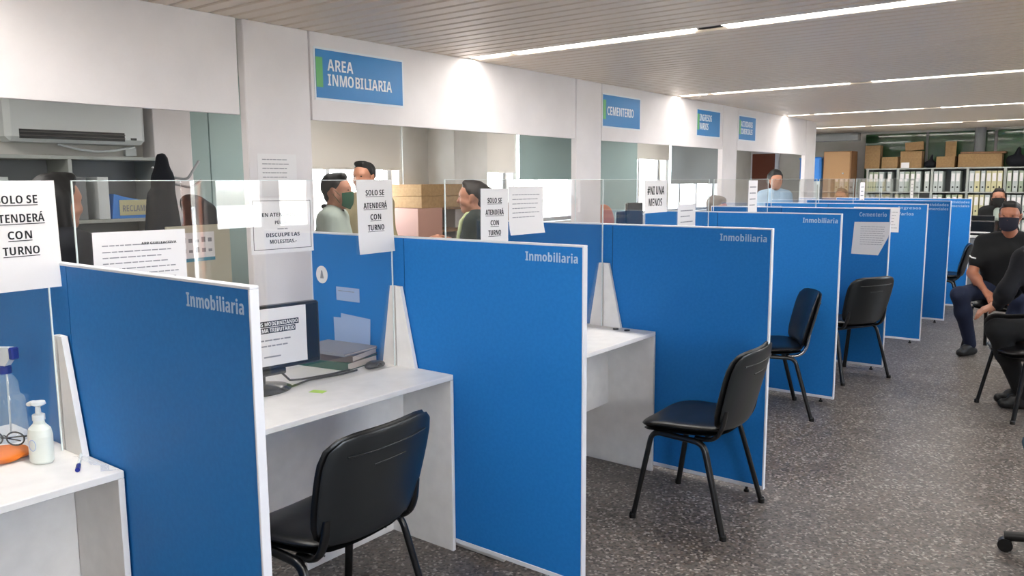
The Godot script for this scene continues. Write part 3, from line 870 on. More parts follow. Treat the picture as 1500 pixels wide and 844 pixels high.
# ---------------------------------------------------------------- things on the desks
func build_desk_things() -> void:
	var y := DESK + 0.0005
	# first booth
	var t := thing("soap_bottle", "white soap pump bottle with round blue emblem", "soap dispenser", P(-2.455, y, 0.945), turned(8))
	obj("bottle", Geo.new().lathe(Vector3.ZERO, [Vector2(0, 0), Vector2(0.03, 0), Vector2(0.034, 0.006), Vector2(0.035, 0.08), Vector2(0.031, 0.1), Vector2(0.017, 0.115), Vector2(0.015, 0.125)], 24, 1.15, 0.85).mesh(), M.soap_white, t)
	obj("collar", Geo.new().lathe(Vector3(0, 0.125, 0), [Vector2(0.017, 0), Vector2(0.017, 0.016), Vector2(0.008, 0.02), Vector2(0.006, 0.045)], 16).mesh(), M.plastic_white, t)
	obj("pump_head", Geo.new().tube(curve([Vector3(0.012, 0.172, 0), Vector3(-0.018, 0.175, 0), Vector3(-0.042, 0.166, 0)], 0.012), 0.007, 8, 1.5).lathe(Vector3(0.004, 0.166, 0), [Vector2(0.008, 0), Vector2(0.02, 0.006), Vector2(0.018, 0.014), Vector2(0, 0.016)], 14).mesh(), M.plastic_white, t)
	var ring := []
	for k in 24:
		var g := TAU * k / 24
		ring.append(Vector3(0.012 + 0.013 * cos(g), 0.058 + 0.016 * sin(g), 0.031 - 0.002 * cos(g)))
	obj("emblem", Geo.new().tube(ring, 0.001, 5, 1.0, true).mesh(), M.pale_print, t)
	t = thing("spray_bottle", "clear spray bottle with blue and white trigger", "spray bottle", P(-2.75, y, 0.975), turned(20))
	obj("bottle", Geo.new().lathe(Vector3.ZERO, [Vector2(0, 0), Vector2(0.046, 0), Vector2(0.049, 0.008), Vector2(0.048, 0.125), Vector2(0.044, 0.138), Vector2(0.034, 0.148), Vector2(0.032, 0.185), Vector2(0.022, 0.203), Vector2(0.014, 0.215)], 24).mesh(), M.clear_bottle, t)
	obj("collar", Geo.new().lathe(Vector3(0, 0.215, 0), [Vector2(0.018, 0), Vector2(0.018, 0.022), Vector2(0.012, 0.026)], 16).mesh(), M.pen_blue, t)
	obj("nozzle", Geo.new().prism([Vector2(-0.055, 0.03), Vector2(0.03, 0.035), Vector2(0.035, 0.0), Vector2(0.012, -0.025), Vector2(-0.012, -0.025), Vector2(-0.018, 0.008), Vector2(-0.055, 0.01)], Vector3(0, 0.265, -0.011), Vector3.RIGHT, Vector3.UP, 0.022).mesh(), M.plastic_white, t)
	obj("trigger", Geo.new().tube(curve([Vector3(-0.02, 0.275, 0), Vector3(-0.038, 0.245, 0), Vector3(-0.03, 0.21, 0)], 0.015), 0.006, 8, 1.5).mesh(), M.pen_blue, t)
	obj("cap_band", gbox(Vector3(0.031, 0.262, -0.013), Vector3(0.05, 0.3, 0.013), 0.004), M.pen_blue, t)
	obj("dip_tube", Geo.new().tube([Vector3(0, 0.02, 0), Vector3(0.005, 0.215, 0)], 0.003, 6).mesh(), M.plastic_white, t)
	var cl := Geo.new()
	cl.pad(func(a, b, q): return Vector3(a * 0.06, 0.016 + q + 0.004 * sin(a * 7.0 + b * 4.0), b * 0.085), 0.03, 3.0, 8, 32)
	tag(obj("folded_cloth", cl.mesh(), M.orange_cloth, self, P(-2.57, y, 0.865), turned(-15)), "folded orange cloth lying beside the soap pump", "cloth")
	t = thing("reading_glasses", "dark folded glasses resting on the orange cloth", "glasses", P(-2.59, y + 0.034, 0.9), turned(35))
	for s in [-1.0, 1.0]:
		var loop := []
		for k in 20:
			var g := TAU * k / 20
			loop.append(Vector3(s * 0.033 + cos(g) * 0.027, 0.02 + sin(g) * 0.02, 0))
		obj("lens_rim", Geo.new().tube(loop, 0.0025, 6, 1.0, true).mesh(), M.black_gloss, t)
		obj("temple_arm", Geo.new().tube([Vector3(s * 0.06, 0.026, 0), Vector3(s * 0.062, 0.024, -0.02), Vector3(-s * 0.03, 0.008 + s * 0.003, -0.026)], 0.002, 6).mesh(), M.black_gloss, t)
	obj("bridge", Geo.new().tube([Vector3(-0.007, 0.025, 0), Vector3(0, 0.03, 0.002), Vector3(0.007, 0.025, 0)], 0.002, 6).mesh(), M.black_gloss, t)
	t = thing("pen", "clear pen with blue cap tied near the desk corner", "pen", P(-2.345, y + 0.006, 1.0), turned(-28))
	obj("barrel", Geo.new().tube([Vector3(-0.085, 0, 0), Vector3(0.03, 0, 0)], 0.0045, 10).mesh(), M.plastic_white, t)
	obj("cap", Geo.new().tube([Vector3(0.03, 0, 0), Vector3(0.068, 0, 0), Vector3(0.074, 0, 0)], 0.0065, 10).mesh(), M.pen_blue, t)
	var tape := glass("clear_tape", Color(0.95, 0.95, 0.95), 0.25, 0.1)
	t = thing("desk_tape", "crumpled clear tape along the corner of the first desk", "tape", P(-2.25, y, 1.02))
	var tg := Geo.new()
	for k in 7:
		var a := Vector3(-0.16 + 0.032 * k, 0.002 + 0.006 * absf(sin(k * 2.1)), -0.012 + 0.01 * sin(k * 3.3))
		var b := Vector3(-0.16 + 0.032 * (k + 1), 0.002 + 0.006 * absf(sin((k + 1) * 2.1)), -0.012 + 0.01 * sin((k + 1) * 3.3))
		tg.quad(a, b, b + Vector3(0, 0.003, 0.024), a + Vector3(0, 0.004, 0.024), Vector3.UP)
	obj("tape_strip", tg.mesh(), tape, t)
	# second booth: monitor turned round with a poster on it
	var mb := Basis(Vector3(0.14, 0, -0.99).normalized(), Vector3.UP, Vector3(0.99, 0, 0.14).normalized())
	t = thing("monitor", "black monitor with a printed poster covering its face", "monitor", P(-2.62, y, 1.8), mb)
	obj("base", Geo.new().lathe(Vector3.ZERO, [Vector2(0, 0), Vector2(0.115, 0), Vector2(0.118, 0.006), Vector2(0.1, 0.016), Vector2(0.04, 0.03), Vector2(0.0, 0.034)], 28, 1.1, 0.85).mesh(), M.black_gloss, t)
	obj("neck", gbox(Vector3(-0.035, 0.025, -0.03), Vector3(0.035, 0.15, -0.005), 0.008), M.black_gloss, t)
	obj("casing", gbox(Vector3(-0.24, 0.085, 0.0), Vector3(0.25, 0.335, 0.045), 0.008), M.black_plastic, t)
	obj("bezel", gbox(Vector3(-0.22, 0.105, 0.045), Vector3(0.235, 0.325, 0.048)), M.black_gloss, t)
	obj("port_block", gbox(Vector3(-0.1, 0.06, -0.005), Vector3(0.1, 0.0845, 0.035), 0.004), M.black_plastic, t)
	var s := sheet("tax_poster", "white poster about the tax system taped on the monitor", "poster", P(-2.62, y, 1.8) + mb * Vector3(-0.02, 0.326, 0.049), mb, 0.41, 0.222, 0.0, 0.001)
	lettering(s, [["", -0.058, -0.07, 0.23, 0.022], ["", -0.058, -0.095, 0.215, 0.022]], "print_dark", 0.0013, "printed_bars")
	lettering(s, [["ESTAMOS MODERNIZANDO", -0.054, -0.066, 0.222, 0.0145], ["EL SISTEMA TRIBUTARIO", -0.054, -0.091, 0.207, 0.0145]], "print_white", 0.0018)
	print_lines(s, 0.3, -0.125, 2, 0.022, 0.008, 41)
	lettering(s, [["", 0.02, -0.19, 0.07, 0.006]], "print_grey", 0.0013, "printed_footer")
	for c in [[[Vector3(-0.02, 0.02, 0), Vector3(0.1, 0.0, 0.05), Vector3(0.22, -0.004, 0.0), Vector3(0.36, 0.0, 0.01), Vector3(0.45, 0.0, -0.005)], "thick black cable running from the monitor towards the mouse"], [[Vector3(0.08, 0.06, 0.03), Vector3(0.12, 0.02, 0.02), Vector3(0.2, 0.0, -0.03), Vector3(0.33, 0.0, -0.02), Vector3(0.43, 0.0, -0.03)], "thin black cable behind the thick one on the monitor desk"]]:
		var pts := []
		for k in 25:
			var f: float = k / 24.0 * (c[0].size() - 1)
			var i := mini(int(f), c[0].size() - 2)
			var q: float = f - i
			q = q * q * (3 - 2 * q) * 0.5 + q * 0.5
			pts.append(P(-2.62, y + 0.006, 1.8) + mb * (c[0][i].lerp(c[0][i + 1], q) * Vector3(1, 1, 1)).max(Vector3(-9, 0, -9)))
		tag(obj("cable", Geo.new().tube(pts, 0.0045, 7).mesh(), M.black_plastic, self), c[1], "cable")
	t = thing("computer_mouse", "black computer mouse beside the screen bracket", "mouse", P(-2.546, y, 2.335), turned(90))
	obj("body", Geo.new().pad(func(a, b, q): return Vector3(a * 0.052, 0.014 + q + 0.004 * cos(a * 2.0), b * 0.03), 0.027, 2.2, 6, 24).mesh(), M.black_plastic, t)
	obj("wheel", Geo.new().tube([Vector3(-0.025, 0.028, -0.004), Vector3(-0.025, 0.028, 0.004)], 0.006, 10).mesh(), M.light_housing, t)
	var books := [["green hardback book, lowest of the pile", "book_green", 0.0, 0.034, 0], ["brown hardback book on the green one", "book_brown", 0.0345, 0.028, 7], ["thin grey booklet on top of the book pile", "print_grey", 0.063, 0.012, -4]]
	for b in books:
		t = thing("book", b[0], "book", P(-2.76, y + b[2], 2.3), turned(10 + b[4]), "books piled on the monitor desk")
		var h: float = b[3]
		obj("cover", Geo.new().box(Vector3(-0.15, 0, -0.105), Vector3(0.15, 0.003, 0.105)).box(Vector3(-0.15, h - 0.003, -0.105), Vector3(0.15, h, 0.105)).box(Vector3(-0.15, 0.003, 0.101), Vector3(0.15, h - 0.003, 0.105)).mesh(), M[b[1]], t)
		obj("pages", gbox(Vector3(-0.146, 0.0032, -0.101), Vector3(0.146, h - 0.0032, 0.1005)), M.page_edge, t)
	tag(obj("sticky_note", gbox(Vector3(-0.03, 0, -0.018), Vector3(0.03, 0.0008, 0.018)), M.yellow_green, self, P(-2.43, y, 1.93), turned(20)), "scrap of yellow-green sticker on the monitor desk", "sticker")
	# third booth: two coins of putty left on the desk corner
	for k in 2:
		tag(obj("cable_clip", Geo.new().lathe(Vector3.ZERO, [Vector2(0, 0), Vector2(0.016, 0), Vector2(0.015, 0.006), Vector2(0, 0.008)], 14).mesh(), M.black_plastic, self, P(-2.16 + 0.07 * k, y, 3.74)), ["small black clip on the bare desk, nearer the bracket", "small black clip on the bare desk, nearer the front edge"][k], "clip")

# ---------------------------------------------------------------- office behind the counter
func carton(called: String, label: String, at: Vector3, s: Vector3, turn: float, tilt := 0.0, group := "", m := "cardboard") -> void:
	var t := thing(called, label, "box", at, turned(turn) * Basis(Vector3.BACK, deg_to_rad(tilt)), group)
	obj("body", gbox(Vector3(-s.x / 2, 0, -s.z / 2), Vector3(s.x / 2, s.y, s.z / 2), 0.003), M[m], t)
	obj("tape_strip", gbox(Vector3(-s.x / 2 - 0.0005, s.y * 0.55, -0.025), Vector3(s.x / 2 + 0.0005, s.y + 0.0006, 0.025)), M.tape, t)
	obj("flap_seam", gbox(Vector3(-s.x / 2, s.y * 0.62, s.z / 2), Vector3(s.x / 2, s.y * 0.635, s.z / 2 + 0.002)), M.tape, t)

func binder_mesh(h: float, w: float) -> ArrayMesh:
	return gbox(Vector3(-w / 2, 0, -0.14), Vector3(w / 2, h, 0.14), 0.003)

func binder(at: Vector3, m: String, w: float, lean: float, label: String, group: String, basis := Basis.IDENTITY) -> void:
	var h := 0.315
	var t := thing("binder", label, "binder", at, basis * Basis(Vector3.BACK, lean), group)
	obj("cover", binder_mesh(h, w), M[m], t)
	obj("spine_label", gbox(Vector3(-w * 0.36, 0.16, 0.14), Vector3(w * 0.36, 0.28, 0.1412)), M.paper, t)
	obj("finger_ring", Geo.new().tube([Vector3(0, 0.07, 0.1395), Vector3(0, 0.07, 0.1415)], minf(0.013, w * 0.3), 12).mesh(), M.black_plastic, t)

func build_office() -> void:
	blind(4.12, 5.4, 1.69, "blind_cream", "cream roller blind behind the two talking men")
	blind(6.38, 7.18, 1.675, "blind_cream", "narrow cream roller blind behind the person in the dark vest")
	blind(7.26, 8.66, 1.6, "blind_teal", "teal roller blind beside the second pillar")
	blind(9.93, 10.97, 1.88, "blind_cream", "cream roller blind pulled high above the hashtag notice")
	blind(11.03, 13.0, 1.53, "blind_grey", "wide grey roller blind near the grey-haired person")
	# air conditioner
	var t := thing("air_conditioner", "white split air conditioner with dark louvres and a loose hose", "air conditioner", P(LEFT + 0.005, 1.835, 2.43), ON_SHIELD)
	obj("body", gbox(Vector3(-0.43, 0.0, 0.0), Vector3(0.43, 0.28, 0.19), 0.03), M.plastic_white, t)
	obj("outlet", gbox(Vector3(-0.36, 0.02, 0.188), Vector3(0.28, 0.075, 0.1915)), M.black_plastic, t)
	for k in 2:
		obj("louvre", gbox(Vector3(-0.36, 0.035 + 0.022 * k, 0.1905), Vector3(0.28, 0.041 + 0.022 * k, 0.2), 0.001), M.light_housing, t)
	obj("brand_plate", gbox(Vector3(0.32, 0.03, 0.1895), Vector3(0.36, 0.045, 0.1915)), M.black_plastic, t)
	var hose := []
	for k in 15:
		var f := k / 14.0
		hose.append(Vector3(-0.1 + 0.5 * f, -0.005 - 0.04 * sin(f * PI), 0.08))
	obj("hose", Geo.new().tube(hose, 0.008, 8).mesh(), M.plastic_white, t)
	obj("wall_socket", gbox(Vector3(0.36, -0.07, -0.003), Vector3(0.44, -0.01, 0.03), 0.004), M.plastic_white, t)
	# shelf below it
	t = thing("office_shelf", "grey open shelf under the air conditioner", "shelf", P(LEFT + 0.005, 0, 2.3), ON_SHIELD)
	for x in [-0.6, 0.0, 0.57]:
		obj("upright", gbox(Vector3(x - 0.012, 0, 0.0), Vector3(x + 0.012, 1.73, 0.3), 0.002), M.shelf_grey, t)
	for y in [0.1, 0.52, 0.94, 1.33, 1.73]:
		obj("shelf_board", gbox(Vector3(-0.612, y, 0.0), Vector3(0.582, y + 0.022, 0.3), 0.002), M.shelf_grey, t)
	obj("back_board", gbox(Vector3(-0.6, 0.1, 0.0), Vector3(0.57, 1.73, 0.008)), M.concrete_grey, t)
	var labs := ["cream box file leaning at the shelf's near end", "white box file beside the cream one", "grey box file next to the shelf upright", "small white box on the office shelf"]
	for k in 4:
		var o := obj("box_file", gbox(Vector3(-0.035, 0, -0.12), Vector3(0.035, 0.27, 0.12), 0.003), M[["binder_cream", "binder_white", "concrete_grey", "plastic_white"][k]], self, P(LEFT + 0.17, 1.353, [1.8, 1.92, 2.36, 2.5][k]), ON_SHIELD)
		tag(o, labs[k], "box file", "box files on the office shelf")
	t = thing("complaints_box", "blue tray box with cream RECLAMOS panel on the office shelf", "box", P(LEFT + 0.18, 1.353, 2.7), ON_SHIELD)
	obj("tray", Geo.new().prism([Vector2(-0.15, 0), Vector2(0.15, 0), Vector2(0.15, 0.1), Vector2(-0.06, 0.14), Vector2(-0.13, 0.16)], Vector3(0, 0, -0.1), Vector3.RIGHT, Vector3.UP, 0.2).mesh(), M.blue_plastic, t)
	obj("front_panel", gbox(Vector3(-0.1, 0.02, 0.1005), Vector3(0.145, 0.12, 0.104)), M.binder_cream, t)
	lettering(t, [["RECLAMOS", -0.08, 0.045, 0.2, 0.04]], "print_grey", 0.1042)
	for k in 5:
		var o := obj("storage_tin", gbox(Vector3(-0.04, 0, -0.1), Vector3(0.04, 0.16 + 0.02 * (k % 2), 0.1), 0.004), M[["pink_wood", "binder_white", "pale_print", "binder_cream", "shelf_grey"][k]], self, P(LEFT + 0.17, 0.963, [1.78, 1.95, 2.12, 2.45, 2.62][k]), ON_SHIELD)
		tag(o, ["pinkish", "white", "pale blue", "cream", "grey"][k] + " small carton on the lower office shelf", "carton", "cartons on the lower shelf")
	# coat stand with two coats
	t = thing("coat_stand", "grey metal coat stand beside the shelf", "coat stand", P(-4.8, 0, 2.73))
	obj("pole", Geo.new().tube([Vector3(0, 0.02, 0), Vector3(0, 1.66, 0)], 0.014, 10).mesh(), M.aluminium, t)
	obj("base", Geo.new().lathe(Vector3.ZERO, [Vector2(0, 0), Vector2(0.17, 0), Vector2(0.16, 0.02), Vector2(0.02, 0.035)], 24).mesh(), M.aluminium, t)
	for h in [[Vector3(0.0, 1.62, 0), Vector3(0.05, 1.6, -0.08), Vector3(0.08, 1.72, -0.15)], [Vector3(0, 1.58, 0), Vector3(0.06, 1.55, -0.1), Vector3(0.08, 1.6, -0.16)], [Vector3(0, 1.62, 0), Vector3(0, 1.6, 0.07), Vector3(0, 1.68, 0.12)]]:
		obj("hook", Geo.new().tube(curve(h, 0.03), 0.008, 8).mesh(), M.aluminium, t)
	tag(obj("hanging_coat", sdf([[P(-4.7, 1.73, 2.62), P(-4.7, 1.6, 2.62), 0.035, 0.06], [P(-4.7, 1.6, 2.62), P(-4.7, 1.1, 2.6), 0.06, 0.13], [P(-4.7, 1.1, 2.6), P(-4.7, 0.75, 2.6), 0.13, 0.14], [P(-4.68, 1.5, 2.55), P(-4.68, 0.95, 2.5), 0.045, 0.05]], 0.018, 0.04), M.coat_navy, self), "long dark navy hooded coat on the coat stand", "coat")
	tag(obj("hanging_coat", sdf([[P(-4.72, 1.46, 2.79), P(-4.72, 1.4, 2.9), 0.05, 0.05], [P(-4.72, 1.42, 2.84), P(-4.72, 0.9, 2.84), 0.08, 0.13], [P(-4.7, 1.4, 2.92), P(-4.7, 1.0, 2.95), 0.045, 0.05]], 0.018, 0.04), M.coat_navy, self), "short dark jacket on the coat stand's lower hook", "coat")
	# cream board with a small poster
	t = thing("pin_board", "cream board standing by the first pillar with a small icon poster", "board", P(-3.68, 0, 2.24), ON_SHIELD * Basis(Vector3.UP, 0.1))
	obj("board", gbox(Vector3(-0.2, 0.1, -0.012), Vector3(0.17, 1.37, 0.0), 0.002), M.cream_board, t)
	for x in [-0.16, 0.13]:
		obj("leg", gbox(Vector3(x - 0.015, 0, -0.1), Vector3(x + 0.015, 0.1, 0.05), 0.003), M.shelf_grey, t)
	var po := obj("icon_poster", gbox(Vector3(-0.13, 1.19, 0.0), Vector3(0.07, 1.335, 0.0012)), M.paper, t)
	obj("blue_band", gbox(Vector3(-0.13, 1.19, 0.0012), Vector3(0.07, 1.207, 0.0018)), M.print_teal, po)
	var ic := []
	for r in 2:
		for k in 5:
			ic.append(["", -0.12 + 0.038 * k, 1.285 - 0.05 * r, 0.022, 0.026 - 0.006 * ((k + r) % 3)])
	obj("printed_icons", text_mesh(ic, 0.0005), M.print_grey, po, Vector3(0, 0, 0.0012))
	# cabinet with two archive boxes by the window column
	t = thing("wooden_cabinet", "pinkish wooden cabinet with an open dark front carrying archive boxes", "cabinet", P(-5.2, 0, 5.55), ON_SHIELD)
	obj("side_board", gbox(Vector3(-0.42, 0, -0.25), Vector3(-0.1, 1.345, 0.22), 0.003), M.pink_wood, t)
	obj("side_board", gbox(Vector3(0.5, 0, -0.25), Vector3(0.52, 1.345, 0.22), 0.003), M.pink_wood, t)
	for y in [0.1, 0.55, 1.0, 1.12, 1.325]:
		obj("shelf_board", gbox(Vector3(-0.1, y, -0.24), Vector3(0.5, y + 0.02, 0.21), 0.002), M.wood_brown, t)
	obj("back_board", gbox(Vector3(-0.1, 0, -0.25), Vector3(0.5, 1.345, -0.24)), M.wood_brown, t)
	for k in 2:
		carton("archive_box", ["lower archive carton on the pinkish cabinet", "upper archive carton on the pinkish cabinet"][k], P(-5.17, 1.346 + 0.107 * k, 5.48), Vector3(0.38, 0.105, 0.6), 0, 0, "archive cartons")
	t = thing("brown_chair", "brown padded chair back near the pinkish cabinet", "chair", P(-4.95, 0, 6.5), ON_SHIELD)
	obj("backrest", Geo.new().pad(func(a, b, q): return Vector3(b * 0.22, 1.18 + a * 0.2 + 0.03 * b, q - 0.02 * a), 0.08, 3.5).mesh(), M.wood_brown, t)
	obj("seat", Geo.new().pad(func(a, b, q): return Vector3(b * 0.23, 0.6 + q, 0.22 + a * 0.22), 0.09, 3.5).mesh(), M.wood_brown, t)
	obj("post", Geo.new().tube([Vector3(0, 0.0, 0.2), Vector3(0, 0.56, 0.2)], 0.03, 10).tube([Vector3(0, 0.58, 0.1), Vector3(0, 0.62, -0.03), Vector3(0, 1.1, -0.04)], 0.02, 8).lathe(Vector3(0, 0, 0.2), [Vector2(0, 0), Vector2(0.26, 0), Vector2(0.25, 0.03), Vector2(0.03, 0.07)], 20).mesh(), M.black_plastic, t)
	# office desks with a monitor and an orange chair behind the third partition
	for q in [[-4.0, 7.25, "white office desk behind the second pillar"]]:
		t = thing("office_desk", q[2], "desk", P(q[0], 0, q[1]))
		obj("desk_top", gbox(Vector3(-0.35, 0.73, -0.7), Vector3(0.35, 0.755, 0.7), 0.003), M.white_melamine, t)
		for s in [-1.0, 1.0]:
			obj("side_panel", gbox(Vector3(-0.34, 0, s * 0.68 - 0.012), Vector3(0.34, 0.7295, s * 0.68 + 0.012), 0.002), M.white_melamine, t)
	t = thing("office_monitor", "black monitor seen from behind, past the second pillar", "monitor", P(-3.95, 0.7555, 6.98), ON_SHIELD)
	obj("base", gbox(Vector3(-0.12, 0, -0.09), Vector3(0.12, 0.015, 0.09), 0.004), M.black_plastic, t)
	obj("stand", gbox(Vector3(-0.03, 0.015, -0.02), Vector3(0.03, 0.4, 0.02), 0.004), M.black_plastic, t)
	obj("casing", gbox(Vector3(-0.21, 0.25, 0.02), Vector3(0.21, 0.53, 0.06), 0.01), M.black_plastic, t)
	obj("rear_hump", gbox(Vector3(-0.1, 0.33, 0.06), Vector3(0.21, 0.61, 0.1), 0.01), M.black_plastic, t)
	t = thing("orange_chair", "rounded orange-brown chair back right beside the second pillar", "chair", P(-3.74, 0, 6.22), ON_SHIELD)
	obj("backrest", Geo.new().pad(func(a, b, q): return Vector3(b * 0.2, 1.15 + a * 0.22, q), 0.06, 2.4).mesh(), mat("orange_shell", Color(0.62, 0.36, 0.24), 0.5), t)
	obj("seat", Geo.new().pad(func(a, b, q): return Vector3(b * 0.22, 0.62 + q, -0.2 + a * 0.2), 0.06, 3.0).mesh(), M.orange_shell, t)
	obj("legs", Geo.new().tube([Vector3(0, 0.0, -0.2), Vector3(0, 0.59, -0.2)], 0.03, 10).tube([Vector3(0, 0.6, -0.1), Vector3(0, 0.66, 0.03), Vector3(0, 1.0, 0.035)], 0.016, 8).lathe(Vector3(0, 0, -0.2), [Vector2(0, 0), Vector2(0.25, 0), Vector2(0.24, 0.03), Vector2(0.03, 0.06)], 20).mesh(), M.black_metal, t)

# ---------------------------------------------------------------- far end of the hall
func build_far_end() -> void:
	var f := 14.05
	var ups := [-3.42, -2.96, -2.466, -1.976, -1.482, -1.0, -0.52, -0.04]
	var t := thing("binder_shelf", "long pale grey shelf full of binders at the far end", "shelf", P(-1.73, 0, f + 0.15))
	for u in ups:
		obj("upright", gbox(Vector3(u + 1.73 - 0.018, 0, -0.15), Vector3(u + 1.73 + 0.018, 1.735, 0.15), 0.002), M.shelf_grey, t)
	for y in [0.06, 0.27, 0.63, 1.0, 1.363, 1.735]:
		obj("shelf_board", gbox(Vector3(-1.72, y, -0.15), Vector3(1.72, y + 0.02, 0.152), 0.002), M.shelf_grey, t)
	obj("back_board", gbox(Vector3(-1.7, 0.06, -0.16), Vector3(1.7, 1.735, -0.152)), M.concrete_grey, t)
	var r := RandomNumberGenerator.new()
	r.seed = 5
	var nth := ["first", "second", "third", "fourth", "fifth", "sixth", "seventh", "eighth"]
	var tone := {"binder_white": "white", "binder_cream": "cream", "binder_green": "grey-green", "binder_dark": "dark"}
	for row in [[1.3835, 0, 5, "top"], [1.0205, 2, 5, "second"], [0.6505, 3, 5, "third"]]:
		for b in range(row[1], row[2]):
			var x: float = ups[b] + 0.024
			var end: float = ups[b + 1] - 0.022
			var num := 0
			while x + 0.075 < end:
				var w: float = r.randf_range(0.058, 0.075)
				var k := r.randf()
				var m: String = "binder_white" if k < 0.5 else "binder_cream" if k < 0.72 else "binder_green" if k < 0.9 else "binder_dark"
				if b == 3 and row[3] == "top" and k > 0.3:
					m = "binder_cream"
				if k > 0.95:
					x += 0.05
					continue
				binder(P(x + w / 2, row[0], f + 0.143), m, w - 0.004, 0.0, "%s binder, %s from the locker side, %s row, %s bay of far shelf" % [tone[m], nth[num], row[3], nth[b]], "binders on the far shelf")
				num += 1
				x += w + r.randf_range(0.0, 0.012)
	# cartons on top of the shelf: w0, w1, height, depth, y offset
	var top := 1.756
	carton("storage_carton", "tall ochre carton at the shelf's left end, under the green glass", P(-3.37, top, f + 0.14), Vector3(0.23, 0.37, 0.24), 3, 0, "cartons on the binder shelf")
	carton("storage_carton", "low wide carton beside the tall ochre one", P(-3.09, top, f + 0.13), Vector3(0.24, 0.18, 0.22), -6, 0, "cartons on the binder shelf")
	carton("storage_carton", "square brown carton carrying a crumpled one", P(-2.79, top, f + 0.14), Vector3(0.31, 0.265, 0.24), 2, 0, "cartons on the binder shelf")
	carton("storage_carton", "crumpled pale carton on top of the square brown one", P(-2.76, top + 0.277, f + 0.14), Vector3(0.26, 0.13, 0.2), 8, 4, "cartons on the binder shelf")
	carton("storage_carton", "small brown carton carrying an upright one", P(-2.29, top, f + 0.14), Vector3(0.26, 0.17, 0.22), -3, 0, "cartons on the binder shelf")
	carton("storage_carton", "small upright carton standing on a small brown one", P(-2.25, top + 0.172, f + 0.14), Vector3(0.15, 0.23, 0.14), 12, 0, "cartons on the binder shelf")
	carton("storage_carton", "long flat carton above the woman at the desk", P(-1.83, top, f + 0.14), Vector3(0.58, 0.2, 0.24), 0, 0, "cartons on the binder shelf")
	tag(obj("dark_plank", gbox(Vector3(-0.3, 0, -0.1), Vector3(0.3, 0.03, 0.1), 0.004), M.wood_brown, self, P(-1.8, top + 0.203, f + 0.14)), "dark brown board lying on the long flat carton", "board")
	for q in [[-2.525, 0.0, 0.2, "black bag between the brown cartons", 0.075], [-1.36, 0.0, 0.27, "big black bag at the right of the long carton", 0.12]]:
		var g := sdf([[Vector3(-q[4] * 0.5, q[4] * 0.75, 0), Vector3(q[4] * 0.5, q[4] * 0.7, 0), q[4] * 0.7, q[4] * 0.72], [Vector3(0, q[4], 0), Vector3(0.02, q[2], 0), q[4] * 0.5, q[4] * 0.2]], 0.016, 0.03)
		tag(obj("dark_bag", g, M.coat_navy, self, P(q[0], top + 0.001, f + (0.21 if q[0] < -3.0 else 0.14))), q[3], "bag")
	tag(obj("white_slip", gbox(Vector3(-0.06, 0, 0), Vector3(0.06, 0.085, 0.001)), M.paper, self, P(-2.86, 1.757, f - 0.004)), "white paper slip standing at the shelf edge below the square carton", "note")
	# green glass above the shelf
	var w := struct_root("window_8", "dark green tinted glass above the binder shelf", P(-1.6, 1.6, FAR - 0.02))
	for k in 4:
		obj("pane", gbox(Vector3(-1.95 + 0.95 * k, 0, -0.006), Vector3(-1.04 + 0.95 * k, 0.72, 0.006)), M.green_glass, w)
		obj("frame", gbox(Vector3(-1.04 + 0.95 * k, 0, -0.012), Vector3(-1.0 + 0.95 * k, 0.72, 0.014), 0.003), M.window_frame, w)
	tag(obj("round_column", Geo.new().tube([Vector3.ZERO, Vector3(0, CEIL, 0)], 0.075, 20).mesh(), M.concrete_grey, self, P(-1.87, 0, 14.29)), "pale round column rising behind the long carton", "column")
	# left corner: beam, locker, blue crate
	struct("trim_14", wbox(-4.6, -3.5, 2.2, 2.33, 13.7, 13.86, 0.01), M.concrete_grey, "grey beam under the ceiling at the far end")
	t = thing("wooden_locker", "tall brown wooden locker with door panels at the far corner", "locker", P(-3.82, 0, 13.9))
	obj("body", gbox(Vector3(-0.22, 0, -0.2), Vector3(0.22, 2.04, 0.16), 0.004), M.wood_brown, t)
	for k in 3:
		var dd := obj("door", gbox(Vector3(-0.205, 0.05 + 0.665 * k, 0.1605), Vector3(0.205, 0.7 + 0.665 * k, 0.178), 0.004), mat("locker_door", Color(0.6, 0.46, 0.31), 0.5) if k == 0 else M.locker_door, t)
		obj("knob", Geo.new().lathe(Vector3(0.1, 0.35 + 0.665 * k, 0.179), [Vector2(0.012, -0.012), Vector2(0.014, 0), Vector2(0.012, 0.012)], 10).mesh(), M.aluminium, dd)
	t = thing("white_locker", "white metal locker with vertical ribs beside the wooden one", "locker", P(-4.26, 0, 13.9))
	obj("body", gbox(Vector3(-0.17, 0, -0.2), Vector3(0.17, 1.555, 0.14), 0.004), M.plastic_white, t)
	for k in 4:
		obj("rib", gbox(Vector3(-0.14 + 0.085 * k, 0.06, 0.1405), Vector3(-0.11 + 0.085 * k, 1.5, 0.155), 0.003), M.shelf_grey, t)
	t = thing("blue_bin", "bright blue plastic bin on the white locker", "bin", P(-4.25, 1.556, 13.87))
	obj("body", gbox(Vector3(-0.18, 0, -0.14), Vector3(0.18, 0.4, 0.14), 0.04), M.blue_plastic, t)
	obj("rim", gbox(Vector3(-0.185, 0.36, -0.145), Vector3(0.185, 0.385, 0.145), 0.008), M.blue_plastic, t)
	# desk of the woman at the far end
	t = thing("reception_desk", "pale reception desk in front of the binder shelf", "desk", P(-1.3, 0, 12.75))
	obj("desk_top", gbox(Vector3(-0.5, 0.78, -0.3), Vector3(0.7, 0.81, 0.3), 0.003), M.white_melamine, t)
	obj("front_panel", gbox(Vector3(-0.48, 0.0, 0.24), Vector3(0.68, 0.7795, 0.26), 0.003), M.concrete_grey, t)
